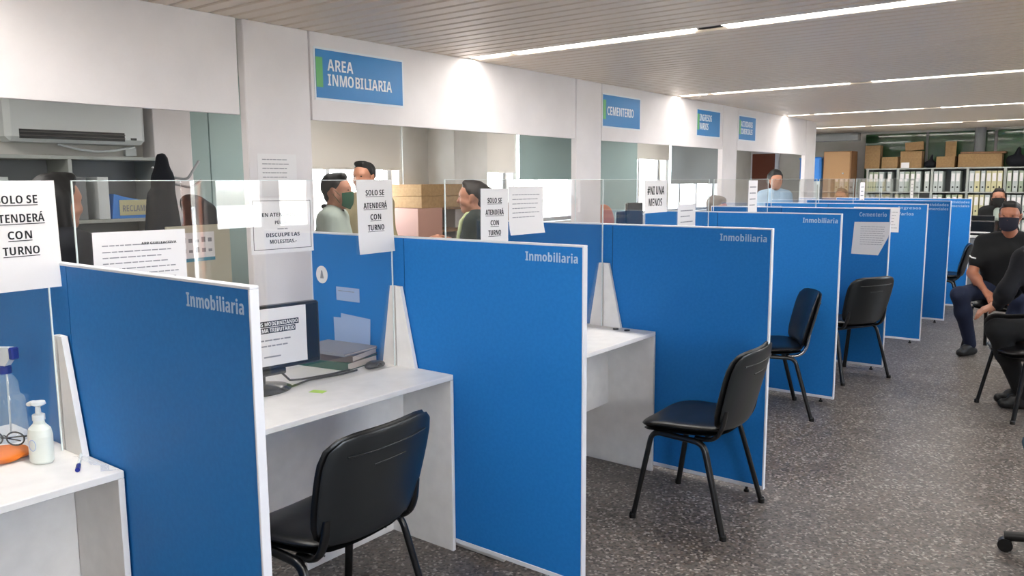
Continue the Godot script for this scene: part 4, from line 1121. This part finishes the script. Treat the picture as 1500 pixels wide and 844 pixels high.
	for s in [-0.48, 0.66]:
		obj("side_panel", gbox(Vector3(s, 0.0, -0.28), Vector3(s + 0.02, 0.7795, 0.2395), 0.002), M.white_melamine, t)
	t = thing("printer", "black printer with white buttons on the reception desk", "printer", P(-1.6, 0.8105, 12.72))
	obj("body", gbox(Vector3(-0.17, 0, -0.15), Vector3(0.2, 0.2, 0.15), 0.012), M.black_plastic, t)
	obj("paper_tray", gbox(Vector3(-0.12, 0.2, -0.12), Vector3(0.16, 0.26, -0.09), 0.004), M.black_plastic, t)
	obj("button_strip", gbox(Vector3(-0.14, 0.03, 0.1505), Vector3(0.15, 0.05, 0.153)), M.paper, t)

	t = thing("tall_stool", "tall stool under the woman at the reception desk", "stool", P(-1.45, 0, 13.2))
	obj("seat", Geo.new().pad(func(a, b, q): return Vector3(a * 0.18, 0.515 + q, b * 0.18), 0.06, 2.2).mesh(), M.black_vinyl, t)
	obj("post", Geo.new().lathe(Vector3.ZERO, [Vector2(0, 0), Vector2(0.22, 0), Vector2(0.21, 0.02), Vector2(0.03, 0.05), Vector2(0.025, 0.49)], 20).mesh(), M.black_metal, t)

# ---------------------------------------------------------------- people
# distance field of tapered capsules, joined smoothly and meshed as surface nets
func sdf_into(V: PackedVector3Array, N: PackedVector3Array, bones: Array, cell: float, k: float) -> void:
	var lo := Vector3.INF
	var hi := -Vector3.INF
	for b in bones:
		var r: float = maxf(b[2], b[3]) + cell * 2.5
		lo = lo.min(b[0].min(b[1]) - Vector3.ONE * r)
		hi = hi.max(b[0].max(b[1]) + Vector3.ONE * r)
	var nx := int((hi.x - lo.x) / cell) + 2
	var ny := int((hi.y - lo.y) / cell) + 2
	var nz := int((hi.z - lo.z) / cell) + 2
	var g := PackedFloat32Array()
	g.resize(nx * ny * nz)
	g.fill(9.0)
	for b in bones:
		var a: Vector3 = b[0]
		var ab: Vector3 = b[1] - a
		var ra: float = b[2]
		var dr: float = b[3] - ra
		var den := maxf(ab.length_squared(), 1e-9)
		var m: float = maxf(b[2], b[3]) + k + cell * 2.0
		var l0: Vector3 = ((b[0].min(b[1]) - Vector3.ONE * m - lo) / cell).max(Vector3.ZERO)
		var l1: Vector3 = ((b[0].max(b[1]) + Vector3.ONE * m - lo) / cell)
		var x1 := mini(int(l1.x), nx - 1)
		var y1 := mini(int(l1.y), ny - 1)
		var z1 := mini(int(l1.z), nz - 1)
		for z in range(int(l0.z), z1 + 1):
			for y in range(int(l0.y), y1 + 1):
				var i := (z * ny + y) * nx + int(l0.x)
				var p := lo + Vector3(int(l0.x), y, z) * cell - a
				for x in range(int(l0.x), x1 + 1):
					var t := clampf(p.dot(ab) / den, 0.0, 1.0)
					var d := (p - ab * t).length() - ra - dr * t
					var o := g[i]
					var h := k - absf(o - d)
					g[i] = minf(o, d) if h <= 0.0 else minf(o, d) - h * h / (4.0 * k)
					i += 1
					p.x += cell
	var ids := {}
	var pos := PackedVector3Array()
	var sy := nx
	var sz := nx * ny
	var off := [0, 1, sy, sy + 1, sz, sz + 1, sz + sy, sz + sy + 1]
	var corner := [Vector3(0, 0, 0), Vector3(1, 0, 0), Vector3(0, 1, 0), Vector3(1, 1, 0), Vector3(0, 0, 1), Vector3(1, 0, 1), Vector3(0, 1, 1), Vector3(1, 1, 1)]
	var edges := [[0, 1], [2, 3], [4, 5], [6, 7], [0, 2], [1, 3], [4, 6], [5, 7], [0, 4], [1, 5], [2, 6], [3, 7]]
	var lim := cell * 2.0
	for z in nz - 1:
		for y in ny - 1:
			var i := (z * ny + y) * nx
			for x in nx - 1:
				if absf(g[i]) < lim:
					var s := 0
					for q in 8:
						if g[i + off[q]] < 0.0:
							s += 1
					if s > 0 and s < 8:
						var c := Vector3.ZERO
						var cnt := 0
						for e in edges:
							var ga := g[i + off[e[0]]]
							var gb := g[i + off[e[1]]]
							if (ga < 0.0) != (gb < 0.0):
								c += corner[e[0]].lerp(corner[e[1]], ga / (ga - gb))
								cnt += 1
						ids[i] = pos.size()
						pos.append(lo + (Vector3(x, y, z) + c / cnt) * cell)
				i += 1
	var tri := PackedInt32Array()
	for i in ids:
		for ax in [[1, sy, sz], [sy, sz, 1], [sz, 1, sy]]:
			var inside: bool = g[i] < 0.0
			if inside != (g[i + ax[0]] < 0.0):
				var b: int = ids.get(i - ax[1], -1)
				var c: int = ids.get(i - ax[1] - ax[2], -1)
				var d: int = ids.get(i - ax[2], -1)
				if b < 0 or c < 0 or d < 0:
					continue
				var a: int = ids[i]
				if inside:
					tri.append_array([a, c, b, a, d, c])
				else:
					tri.append_array([a, b, c, a, c, d])
	var nor := PackedVector3Array()
	nor.resize(pos.size())
	for i in range(0, tri.size(), 3):
		var fn := (pos[tri[i + 2]] - pos[tri[i]]).cross(pos[tri[i + 1]] - pos[tri[i]])
		for q in 3:
			nor[tri[i + q]] += fn
	for i in tri:
		V.append(pos[i])
		N.append(nor[i].normalized())

func commit(V: PackedVector3Array, N: PackedVector3Array) -> ArrayMesh:
	var a := []
	a.resize(Mesh.ARRAY_MAX)
	a[Mesh.ARRAY_VERTEX] = V
	a[Mesh.ARRAY_NORMAL] = N
	var m := ArrayMesh.new()
	m.add_surface_from_arrays(Mesh.PRIMITIVE_TRIANGLES, a)
	return m

func sdf(bones: Array, cell: float, k: float) -> ArrayMesh:
	var V := PackedVector3Array()
	var N := PackedVector3Array()
	sdf_into(V, N, bones, cell, k)
	return commit(V, N)

func head_bones(c: Vector3, R: Vector3, U: Vector3, F: Vector3) -> Array:
	var b := [[c + U * 0.04 - F * 0.025, c + U * 0.045 + F * 0.012, 0.078, 0.074], [c + U * 0.02 - F * 0.03, c + U * 0.03 + F * 0.03, 0.068, 0.062], [c + F * 0.028 + U * 0.0, c + F * 0.034 - U * 0.06, 0.058, 0.048], [c + F * 0.052 - U * 0.088, c + F * 0.056 - U * 0.086, 0.026, 0.026], [c + F * 0.088 + U * 0.012, c + F * 0.104 - U * 0.02, 0.009, 0.014], [c - U * 0.03 - F * 0.015, c - U * 0.16 - F * 0.03, 0.054, 0.058], [c + F * 0.076 - U * 0.05 - R * 0.012, c + F * 0.076 - U * 0.05 + R * 0.012, 0.013, 0.013]]
	for s in [-1.0, 1.0]:
		b.append([c + R * s * 0.034 + F * 0.055 - U * 0.022, c + R * s * 0.04 + F * 0.03 - U * 0.03, 0.03, 0.034])
		b.append([c + R * s * 0.016 + F * 0.082 + U * 0.035, c + R * s * 0.042 + F * 0.066 + U * 0.032, 0.012, 0.012])
		b.append([c + R * s * 0.079 + U * 0.022 - F * 0.012, c + R * s * 0.077 - U * 0.022 - F * 0.004, 0.013, 0.009])
		b.append([c + R * s * 0.05 - U * 0.05 + F * 0.005, c + R * s * 0.02 - U * 0.085 + F * 0.045, 0.022, 0.022])
	return b

func hair_bones(c: Vector3, R: Vector3, U: Vector3, F: Vector3, style: String) -> Array:
	var b := [[c + U * 0.058 - F * 0.035, c + U * 0.07 - F * 0.002, 0.081, 0.073], [c + U * 0.015 - F * 0.05, c - U * 0.03 - F * 0.052, 0.064, 0.045], [c + U * 0.118 + F * 0.045 - R * 0.03, c + U * 0.118 + F * 0.045 + R * 0.035, 0.02, 0.02]]
	for s in [-1.0, 1.0]:
		b.append([c + R * s * 0.064 + U * 0.06 + F * 0.005, c + R * s * 0.07 + U * 0.02 - F * 0.008, 0.018, 0.011])
	if style == "long":
		b.append([c - F * 0.055 + U * 0.0, c - F * 0.075 - U * 0.22, 0.07, 0.06])
		for s in [-1.0, 1.0]:
			b.append([c + R * s * 0.07 + U * 0.03 - F * 0.035, c + R * s * 0.085 - U * 0.2 - F * 0.03, 0.028, 0.03])
	elif style == "tail":
		b.append([c - F * 0.11 + U * 0.06, c - F * 0.16 + U * 0.05, 0.04, 0.022])
	elif style == "full":
		b.append([c + U * 0.085 - F * 0.04, c + U * 0.09 - F * 0.005, 0.082, 0.07])
		for s in [-1.0, 1.0]:
			b.append([c + R * s * 0.07 + U * 0.07 - F * 0.04, c + R * s * 0.078 - U * 0.01 - F * 0.05, 0.035, 0.03])
	return b

func mask_mesh(c: Vector3, R: Vector3, U: Vector3, F: Vector3) -> ArrayMesh:
	var g := Geo.new()
	var rows := 8
	var cols := 14
	var at := func(i: int, j: int) -> Vector3:
		var v := float(i) / rows
		var a := lerpf(-1.25, 1.25, float(j) / cols)
		var mid := cos(a * 1.2)
		var y := lerpf(-0.004 + 0.012 * maxf(0.0, mid), -0.118 + 0.03 * (1.0 - maxf(mid, 0.0)), v)
		var bulge := 0.082 + 0.014 * maxf(0.0, mid) * (1.0 - absf(v - 0.3)) - 0.02 * maxf(0.0, v - 0.7) / 0.3
		return c + R * sin(a) * (0.083 - 0.012 * v) + F * (0.022 + cos(a) * bulge) + U * y
	for i in rows:
		for j in cols:
			var p := [at.call(i, j), at.call(i, j + 1), at.call(i + 1, j + 1), at.call(i + 1, j)]
			var q := []
			for w in p:
				q.append(((w - c + U * 0.06) - U * (w - c + U * 0.06).dot(U) * 0.6).normalized())
			g.squad(p, q)
	for s in [-1.0, 1.0]:
		g.tube([c + R * s * 0.078 + F * 0.035 - U * 0.02, c + R * s * 0.086 + F * 0.0 + U * 0.018, c + R * s * 0.086 - F * 0.012 - U * 0.01, c + R * s * 0.074 + F * 0.03 - U * 0.07], 0.002, 5)
	return g.mesh()

func hand_bones(w: Vector3, dir: Vector3, up: Vector3, thumb: float, bend := 0.5) -> Array:   # wrist, along the hand, back of the hand, side of the thumb
	var s := dir.cross(up).normalized() * thumb
	var b := [[w, w + dir * 0.03, 0.025, 0.026]]
	for k in 4:
		var o: float = 0.027 - 0.018 * k
		b.append([w + dir * 0.02 + s * o * 0.6, w + dir * 0.085 + s * o, 0.016, 0.012])
		var l: float = [0.038, 0.044, 0.041, 0.032][k]
		var k0 := w + dir * 0.088 + s * o
		var d1 := (dir - up * bend * 0.6).normalized()
		var k1 := k0 + d1 * l
		var d2 := (dir - up * bend * 1.6).normalized()
		b.append([k0, k1, 0.0095, 0.0088])
		b.append([k1, k1 + d2 * l * 0.85, 0.0088, 0.0072])
	var t0 := w + dir * 0.025 + s * 0.028
	var t1 := t0 + (dir * 0.6 + s * 0.7 - up * 0.3).normalized() * 0.04
	b.append([t0, t1, 0.014, 0.011])
	b.append([t1, t1 + (dir * 0.9 + s * 0.25 - up * 0.35).normalized() * 0.034, 0.0105, 0.008])
	return b

# j: joints in world space: head, face (direction), neck, shoulder/elbow/wrist/hip/knee/ankle as [right, left]
func person(label: String, j: Dictionary, look: Dictionary) -> Node3D:
	var base: Vector3 = (j.hip[0] + j.hip[1]) / 2
	base.y = 0.0
	var t := thing("person", label, "person", base)
	var F: Vector3 = j.face.normalized()
	var R := F.cross(Vector3.UP).normalized()
	var U := R.cross(F).normalized()
	var c: Vector3 = j.head - base
	var J := {}
	for k in ["shoulder", "elbow", "wrist", "hip", "knee", "ankle", "toe"]:
		J[k] = [j[k][0] - base, j[k][1] - base]
	var neck: Vector3 = j.neck - base
	var waist: Vector3 = (J.hip[0] + J.hip[1]) / 2
	var torso := [[waist, neck - Vector3(0, 0.12, 0), 0.1, 0.1], [(J.shoulder[0] * 0.75 + J.shoulder[1] * 0.25), (J.shoulder[1] * 0.75 + J.shoulder[0] * 0.25), 0.068, 0.068], [J.hip[0], J.hip[1], 0.1, 0.1]]
	for s in 2:
		var chest: Vector3 = J.shoulder[s].lerp(neck, 0.35) - Vector3(0, 0.13, 0)
		torso.append([J.hip[s].lerp(waist, 0.2) + Vector3(0, 0.05, 0), chest, 0.09, 0.1])
		torso.append([J.shoulder[s], neck + Vector3(0, 0.01, 0), 0.055, 0.05])
	var arms_up := []
	var arms_low := []
	var legs := []
	for s in 2:
		arms_up.append([J.shoulder[s], J.elbow[s], 0.052, 0.038])
		arms_low.append([J.elbow[s], J.elbow[s].lerp(J.wrist[s], 0.35), 0.038, 0.038])
		arms_low.append([J.elbow[s].lerp(J.wrist[s], 0.35), J.wrist[s], 0.038, 0.025])
		legs.append([J.hip[s], J.knee[s], 0.08, 0.054])
		legs.append([J.knee[s], J.knee[s].lerp(J.ankle[s], 0.35), 0.052, 0.053])
		legs.append([J.knee[s].lerp(J.ankle[s], 0.35), J.ankle[s], 0.053, 0.036])
	var grow := func(bones: Array, by: float) -> Array:
		var o := []
		for b in bones:
			o.append([b[0], b[1], b[2] + by, b[3] + by])
		return o
	var cell: float = look.get("cell", 0.02)
	var V := PackedVector3Array()
	var N := PackedVector3Array()
	sdf_into(V, N, torso + arms_up + arms_low + legs + [[c - U * 0.12 - F * 0.03, neck - Vector3(0, 0.03, 0), 0.055, 0.062]], cell, 0.04)
	sdf_into(V, N, head_bones(c, R, U, F), look.get("head_cell", 0.008), 0.018)
	for s in 2:
		var hd: Vector3 = (J.wrist[s] - J.elbow[s]).normalized()
		if look.has("hand_dir"):
			hd = look.hand_dir[s].normalized()
		var up: Vector3 = Vector3.UP - hd * hd.y
		if up.length() < 0.3:
			up = -F
		sdf_into(V, N, hand_bones(J.wrist[s], hd, up.normalized(), -1.0 if s == 0 else 1.0), look.get("hand_cell", 0.006), 0.008)
	var body := obj("body", commit(V, N), M[look.skin], t)
	body.set_meta("label", "skin of head, arms and hands")
	obj("hair", sdf(hair_bones(c, R, U, F, look.get("style", "short")), look.get("head_cell", 0.008), 0.03), M[look.hair], t)
	for s in [-1.0, 1.0]:
		obj("eye", Geo.new().lathe(c + F * 0.081 + R * s * 0.031 + U * 0.018, [Vector2(0, -0.006), Vector2(0.009, -0.003), Vector2(0.01, 0), Vector2(0.009, 0.003), Vector2(0, 0.006)], 10).mesh(), M.black_gloss, t)
	if look.has("mask"):
		obj("face_mask", mask_mesh(c, R, U, F), M[look.mask], t)
	var sleeve: Array = arms_up
	if look.get("sleeves", "short") == "long":
		sleeve = arms_up + arms_low
	else:
		sleeve = []
		for a in arms_up:
			sleeve.append([a[0], a[0].lerp(a[1], 0.62), a[2] + 0.008, a[3] + 0.016])
	obj(look.get("top_name", "shirt"), sdf(grow.call(torso, 0.014) + grow.call(sleeve, 0.012), cell, 0.045), M[look.top], t)
	obj("trousers", sdf(grow.call(legs + [[J.hip[0], J.hip[1], 0.105, 0.105], [waist, waist + Vector3(0, 0.06, 0), 0.1, 0.1]], 0.014), cell, 0.04), M[look.legs], t)
	for s in 2:
		var a: Vector3 = J.ankle[s]
		var toe: Vector3 = J.toe[s]
		var heel := Vector3(a.x, toe.y, a.z) - (toe - a) * Vector3(0.35, 0, 0.35)
		obj("shoe", sdf([[heel, toe, 0.036, 0.034], [a - Vector3(0, 0.02, 0), a.lerp(toe, 0.5), 0.042, 0.036]], 0.01, 0.02), M.shoe, t)
	if look.has("collar"):
		var pts := []
		for k in 18:
			var g := TAU * k / 18
			pts.append(neck + Vector3(0, 0.045, 0) + (R * cos(g) + F * sin(g)) * 0.072 - Vector3(0, 0.02, 0) * sin(g))
		obj("collar", Geo.new().tube(pts, 0.016, 6, 0.6, true).mesh(), M[look.collar], t)
	return t

# a standing figure: place, height, direction it faces and looks, how far the forearms are raised
func standing(w: float, d: float, h: float, face: Vector2, raise := 0.0, sit := 0.0) -> Dictionary:
	var F := Vector3(face.x, 0, -face.y).normalized()
	var R := F.cross(Vector3.UP)
	var k := h / 1.72
	var o := P(w, -sit, d)
	var at := func(x: float, y: float, z: float) -> Vector3: return o + (R * x + F * z) * k + Vector3(0, y * k, 0)
	var j := {"face": F, "head": at.call(0, 1.6, 0.03), "neck": at.call(0, 1.43, -0.01)}
	j.shoulder = [at.call(0.17, 1.4, -0.01), at.call(-0.17, 1.4, -0.01)]
	j.elbow = [at.call(0.235, 1.12, 0.0 + 0.06 * raise), at.call(-0.235, 1.12, 0.0 + 0.06 * raise)]
	j.wrist = [at.call(0.235 - 0.1 * raise, 0.87 + 0.36 * raise, 0.06 + 0.17 * raise), at.call(-0.235 + 0.1 * raise, 0.87 + 0.36 * raise, 0.06 + 0.17 * raise)]
	if sit > 0.0:
		j.hip = [at.call(0.1, 0.92, 0), at.call(-0.1, 0.92, 0)]
		j.knee = [at.call(0.12, 0.92, 0.42), at.call(-0.12, 0.92, 0.42)]
		j.ankle = [Vector3(j.knee[0].x, 0.1, j.knee[0].z), Vector3(j.knee[1].x, 0.1, j.knee[1].z)]
	else:
		j.hip = [at.call(0.09, 0.92, 0), at.call(-0.09, 0.92, 0)]
		j.knee = [at.call(0.1, 0.5, 0.015), at.call(-0.1, 0.5, 0.015)]
		j.ankle = [at.call(0.1, 0.1, -0.01), at.call(-0.1, 0.1, -0.01)]
	j.toe = []
	for s in 2:
		var q: Vector3 = j.ankle[s] + F * 0.13
		q.y = 0.036
		j.toe.append(q)
	return j

func build_people() -> void:
	var j := standing(-4.5, 3.78, 1.62, Vector2(0.8, 0.6), 0.35)
	person("man in a pale sage shirt and green face mask seen in profile", j, {"skin": "skin", "hair": "hair_dark", "mask": "mask_green", "top": "shirt_sage", "collar": "coat_navy", "legs": "denim"})
	j = standing(-4.95, 4.5, 1.73, Vector2(0.25, -1.0), 0.3)
	person("taller man in a khaki shirt behind the appointment notice", j, {"skin": "skin", "hair": "hair_dark", "top": "shirt_khaki", "legs": "denim", "sleeves": "long"})
	j = standing(-3.92, 4.66, 1.56, Vector2(-0.85, -0.5), 1.0)
	var t := person("person in a dark vest with pale strips raising both hands", j, {"skin": "skin", "hair": "hair_brown", "style": "tail", "top": "vest_green", "legs": "navy_cloth", "sleeves": "long", "top_name": "vest"})
	var F: Vector3 = j.face
	var R: Vector3 = F.cross(Vector3.UP)
	var b: Vector3 = t.position
	for s in 2:
		var a: Vector3 = j.shoulder[s].lerp(j.neck, 0.45) - b
		var strip := []
		for q in [[0.02, -0.06], [0.045, 0.0], [0.035, 0.06], [-0.02, 0.105], [-0.16, 0.13], [-0.3, 0.128]]:
			strip.append(a + Vector3(0, q[0] + 0.02, 0) + F * q[1])
		obj("reflective_strip", Geo.new().tube(strip, 0.016, 6, 0.6).mesh(), M.vest_strip, t)
	j = standing(-3.74, 1.57, 1.6, Vector2(-0.25, 0.97), 0.2)
	person("woman with long dark hair behind the first clear screens", j, {"skin": "skin", "hair": "hair_dark", "style": "long", "top": "coat_navy", "legs": "denim", "sleeves": "long"})
	j = standing(-3.27, 7.62, 1.62, Vector2(1.0, -0.1), 0.6, 0.24)
	person("grey-haired person sitting behind the Cementerio partition", j, {"skin": "skin", "hair": "hair_grey", "style": "full", "top": "shirt_khaki", "legs": "denim", "sleeves": "long", "cell": 0.025})
	j = standing(-3.85, 10.95, 1.68, Vector2(0.6, -0.8), 0.7)
	person("black-haired person in a sky blue shirt under the last header", j, {"skin": "skin", "hair": "hair_dark", "style": "full", "top": "shirt_sky", "legs": "denim", "sleeves": "long", "cell": 0.025})
	j = standing(-1.45, 13.18, 1.62, Vector2(0.1, -1.0), 0.8, 0.2)
	t = person("woman in a black jacket and black mask at the reception desk", j, {"skin": "skin", "hair": "hair_brown", "style": "long", "mask": "mask_black", "top": "tee_black", "legs": "navy_cloth", "sleeves": "long", "cell": 0.022, "top_name": "jacket"})
	obj("blouse", sdf([[j.neck - t.position + j.face * 0.075 - Vector3(0, 0.02, 0), j.neck - t.position + j.face * 0.09 - Vector3(0, 0.12, 0), 0.05, 0.05]], 0.012, 0.02), M.shirt_sage, t)
	# man in the black tee, sitting
	j = {"face": Vector3(-0.05, -0.06, 1.0), "head": P(-0.805, 1.245, 8.2), "neck": P(-0.8, 1.06, 8.27)}
	j.shoulder = [P(-0.99, 1.01, 8.24), P(-0.62, 1.01, 8.33)]
	j.elbow = [P(-1.06, 0.74, 8.16), P(-0.52, 0.74, 8.25)]
	j.wrist = [P(-0.93, 0.61, 7.99), P(-0.66, 0.61, 8.05)]
	j.hip = [P(-0.92, 0.585, 8.36), P(-0.72, 0.585, 8.42)]
	j.knee = [P(-1.12, 0.56, 7.97), P(-0.68, 0.56, 7.98)]
	j.ankle = [P(-1.03, 0.1, 8.12), P(-0.72, 0.1, 8.12)]
	j.toe = [P(-1.09, 0.036, 8.0), P(-0.73, 0.036, 7.99)]
	t = person("sitting man in a black tee, jeans and navy face mask", j, {"skin": "skin_tan", "hair": "hair_dark", "mask": "mask_navy", "top": "tee_black", "legs": "denim", "cell": 0.014, "head_cell": 0.006, "hand_cell": 0.0045, "hand_dir": [Vector3(0.5, -0.5, 0.6), Vector3(-0.5, -0.4, 0.6)]})
	var sb: Vector3 = j.shoulder[0].lerp(j.elbow[0], 0.48) - t.position
	obj("sleeve_stripe", Geo.new().tube([sb + Vector3(-0.066, 0.012, 0.025), sb + Vector3(-0.045, 0.0, 0.058), sb + Vector3(-0.01, -0.006, 0.072)], 0.006, 6).mesh(), M.print_white, t)
	for s in [-1.0, 1.0]:
		obj("chest_mark", Geo.new().tube([Vector3(0.15 + s * 0.012, 0.925, 0.225), Vector3(0.15, 0.935, 0.23), Vector3(0.15 + s * 0.012, 0.95, 0.226)], 0.003, 5).mesh(), M.print_white, t)
	# person in navy at the aisle, mostly outside the frame
	j = {"face": Vector3(-0.8, -0.3, -0.2), "head": P(-0.42, 1.31, 6.22), "neck": P(-0.38, 1.13, 6.28)}
	j.shoulder = [P(-0.42, 1.06, 6.46), P(-0.5, 1.06, 6.1)]
	j.elbow = [P(-0.56, 0.85, 6.5), P(-0.58, 0.86, 6.02)]
	j.wrist = [P(-0.66, 0.72, 6.36), P(-0.64, 0.73, 6.2)]
	j.hip = [P(-0.24, 0.585, 6.5), P(-0.22, 0.585, 6.3)]
	j.knee = [P(-0.66, 0.575, 6.38), P(-0.63, 0.575, 6.16)]
	j.ankle = [P(-0.5, 0.1, 6.52), P(-0.47, 0.1, 6.38)]
	j.toe = [P(-0.62, 0.036, 6.47), P(-0.58, 0.036, 6.33)]
	person("person in dark navy clothes leaning forward on an aisle chair", j, {"skin": "skin", "hair": "hair_dark", "top": "navy_cloth", "legs": "tee_black", "sleeves": "long", "cell": 0.016, "hand_dir": [Vector3(-0.8, -0.4, 0.3), Vector3(-0.8, -0.4, 0.2)]})

# ---------------------------------------------------------------- scene
func _ready() -> void:
	# camera
	var cam := Camera3D.new()
	cam.name = "camera"
	cam.fov = rad_to_deg(2.0 * atan(422.0 / 1170.41))
	cam.near = 0.05
	cam.far = 200.0
	cam.transform = Transform3D(Basis(Vector3.UP, deg_to_rad(37.5015)) * Basis(Vector3.RIGHT, deg_to_rad(-7.5656)) * Basis(Vector3.BACK, deg_to_rad(-0.3519)), P(0, 1.575, 0))
	add_child(cam)
	cam.current = true
	# sky: bright overcast day
	var env := Environment.new()
	env.background_mode = Environment.BG_SKY
	var sky := Sky.new()
	var sm := ProceduralSkyMaterial.new()
	sm.sky_top_color = Color(0.78, 0.84, 0.92)
	sm.sky_horizon_color = Color(0.93, 0.95, 0.97)
	sm.ground_horizon_color = Color(0.7, 0.69, 0.67)
	sm.ground_bottom_color = Color(0.5, 0.49, 0.47)
	sky.sky_material = sm
	env.sky = sky
	env.background_energy_multiplier = 18.0
	# midday sun standing in line with the hall: it lights the street, not the rooms
	var sun := DirectionalLight3D.new()
	sun.name = "sun"
	sun.light_energy = 24.0
	sun.light_color = Color(1.0, 0.97, 0.92)
	sun.light_angular_distance = 0.6
	sun.shadow_enabled = true
	sun.sky_mode = DirectionalLight3D.SKY_MODE_LIGHT_ONLY
	sun.rotation_degrees = Vector3(-68, 180, 0)
	add_child(sun)
	env.tonemap_mode = Environment.TONE_MAPPER_LINEAR
	env.tonemap_exposure = 1.24
	env.sdfgi_enabled = true
	env.ssao_enabled = true
	env.ssil_enabled = true
	var we := WorldEnvironment.new()
	we.name = "environment"
	we.environment = env
	add_child(we)
	make_materials()
	build_shell()
	build_booths()
	build_signs()
	build_papers()
	build_chairs()
	build_desk_things()
	build_office()
	build_far_end()
	build_people()
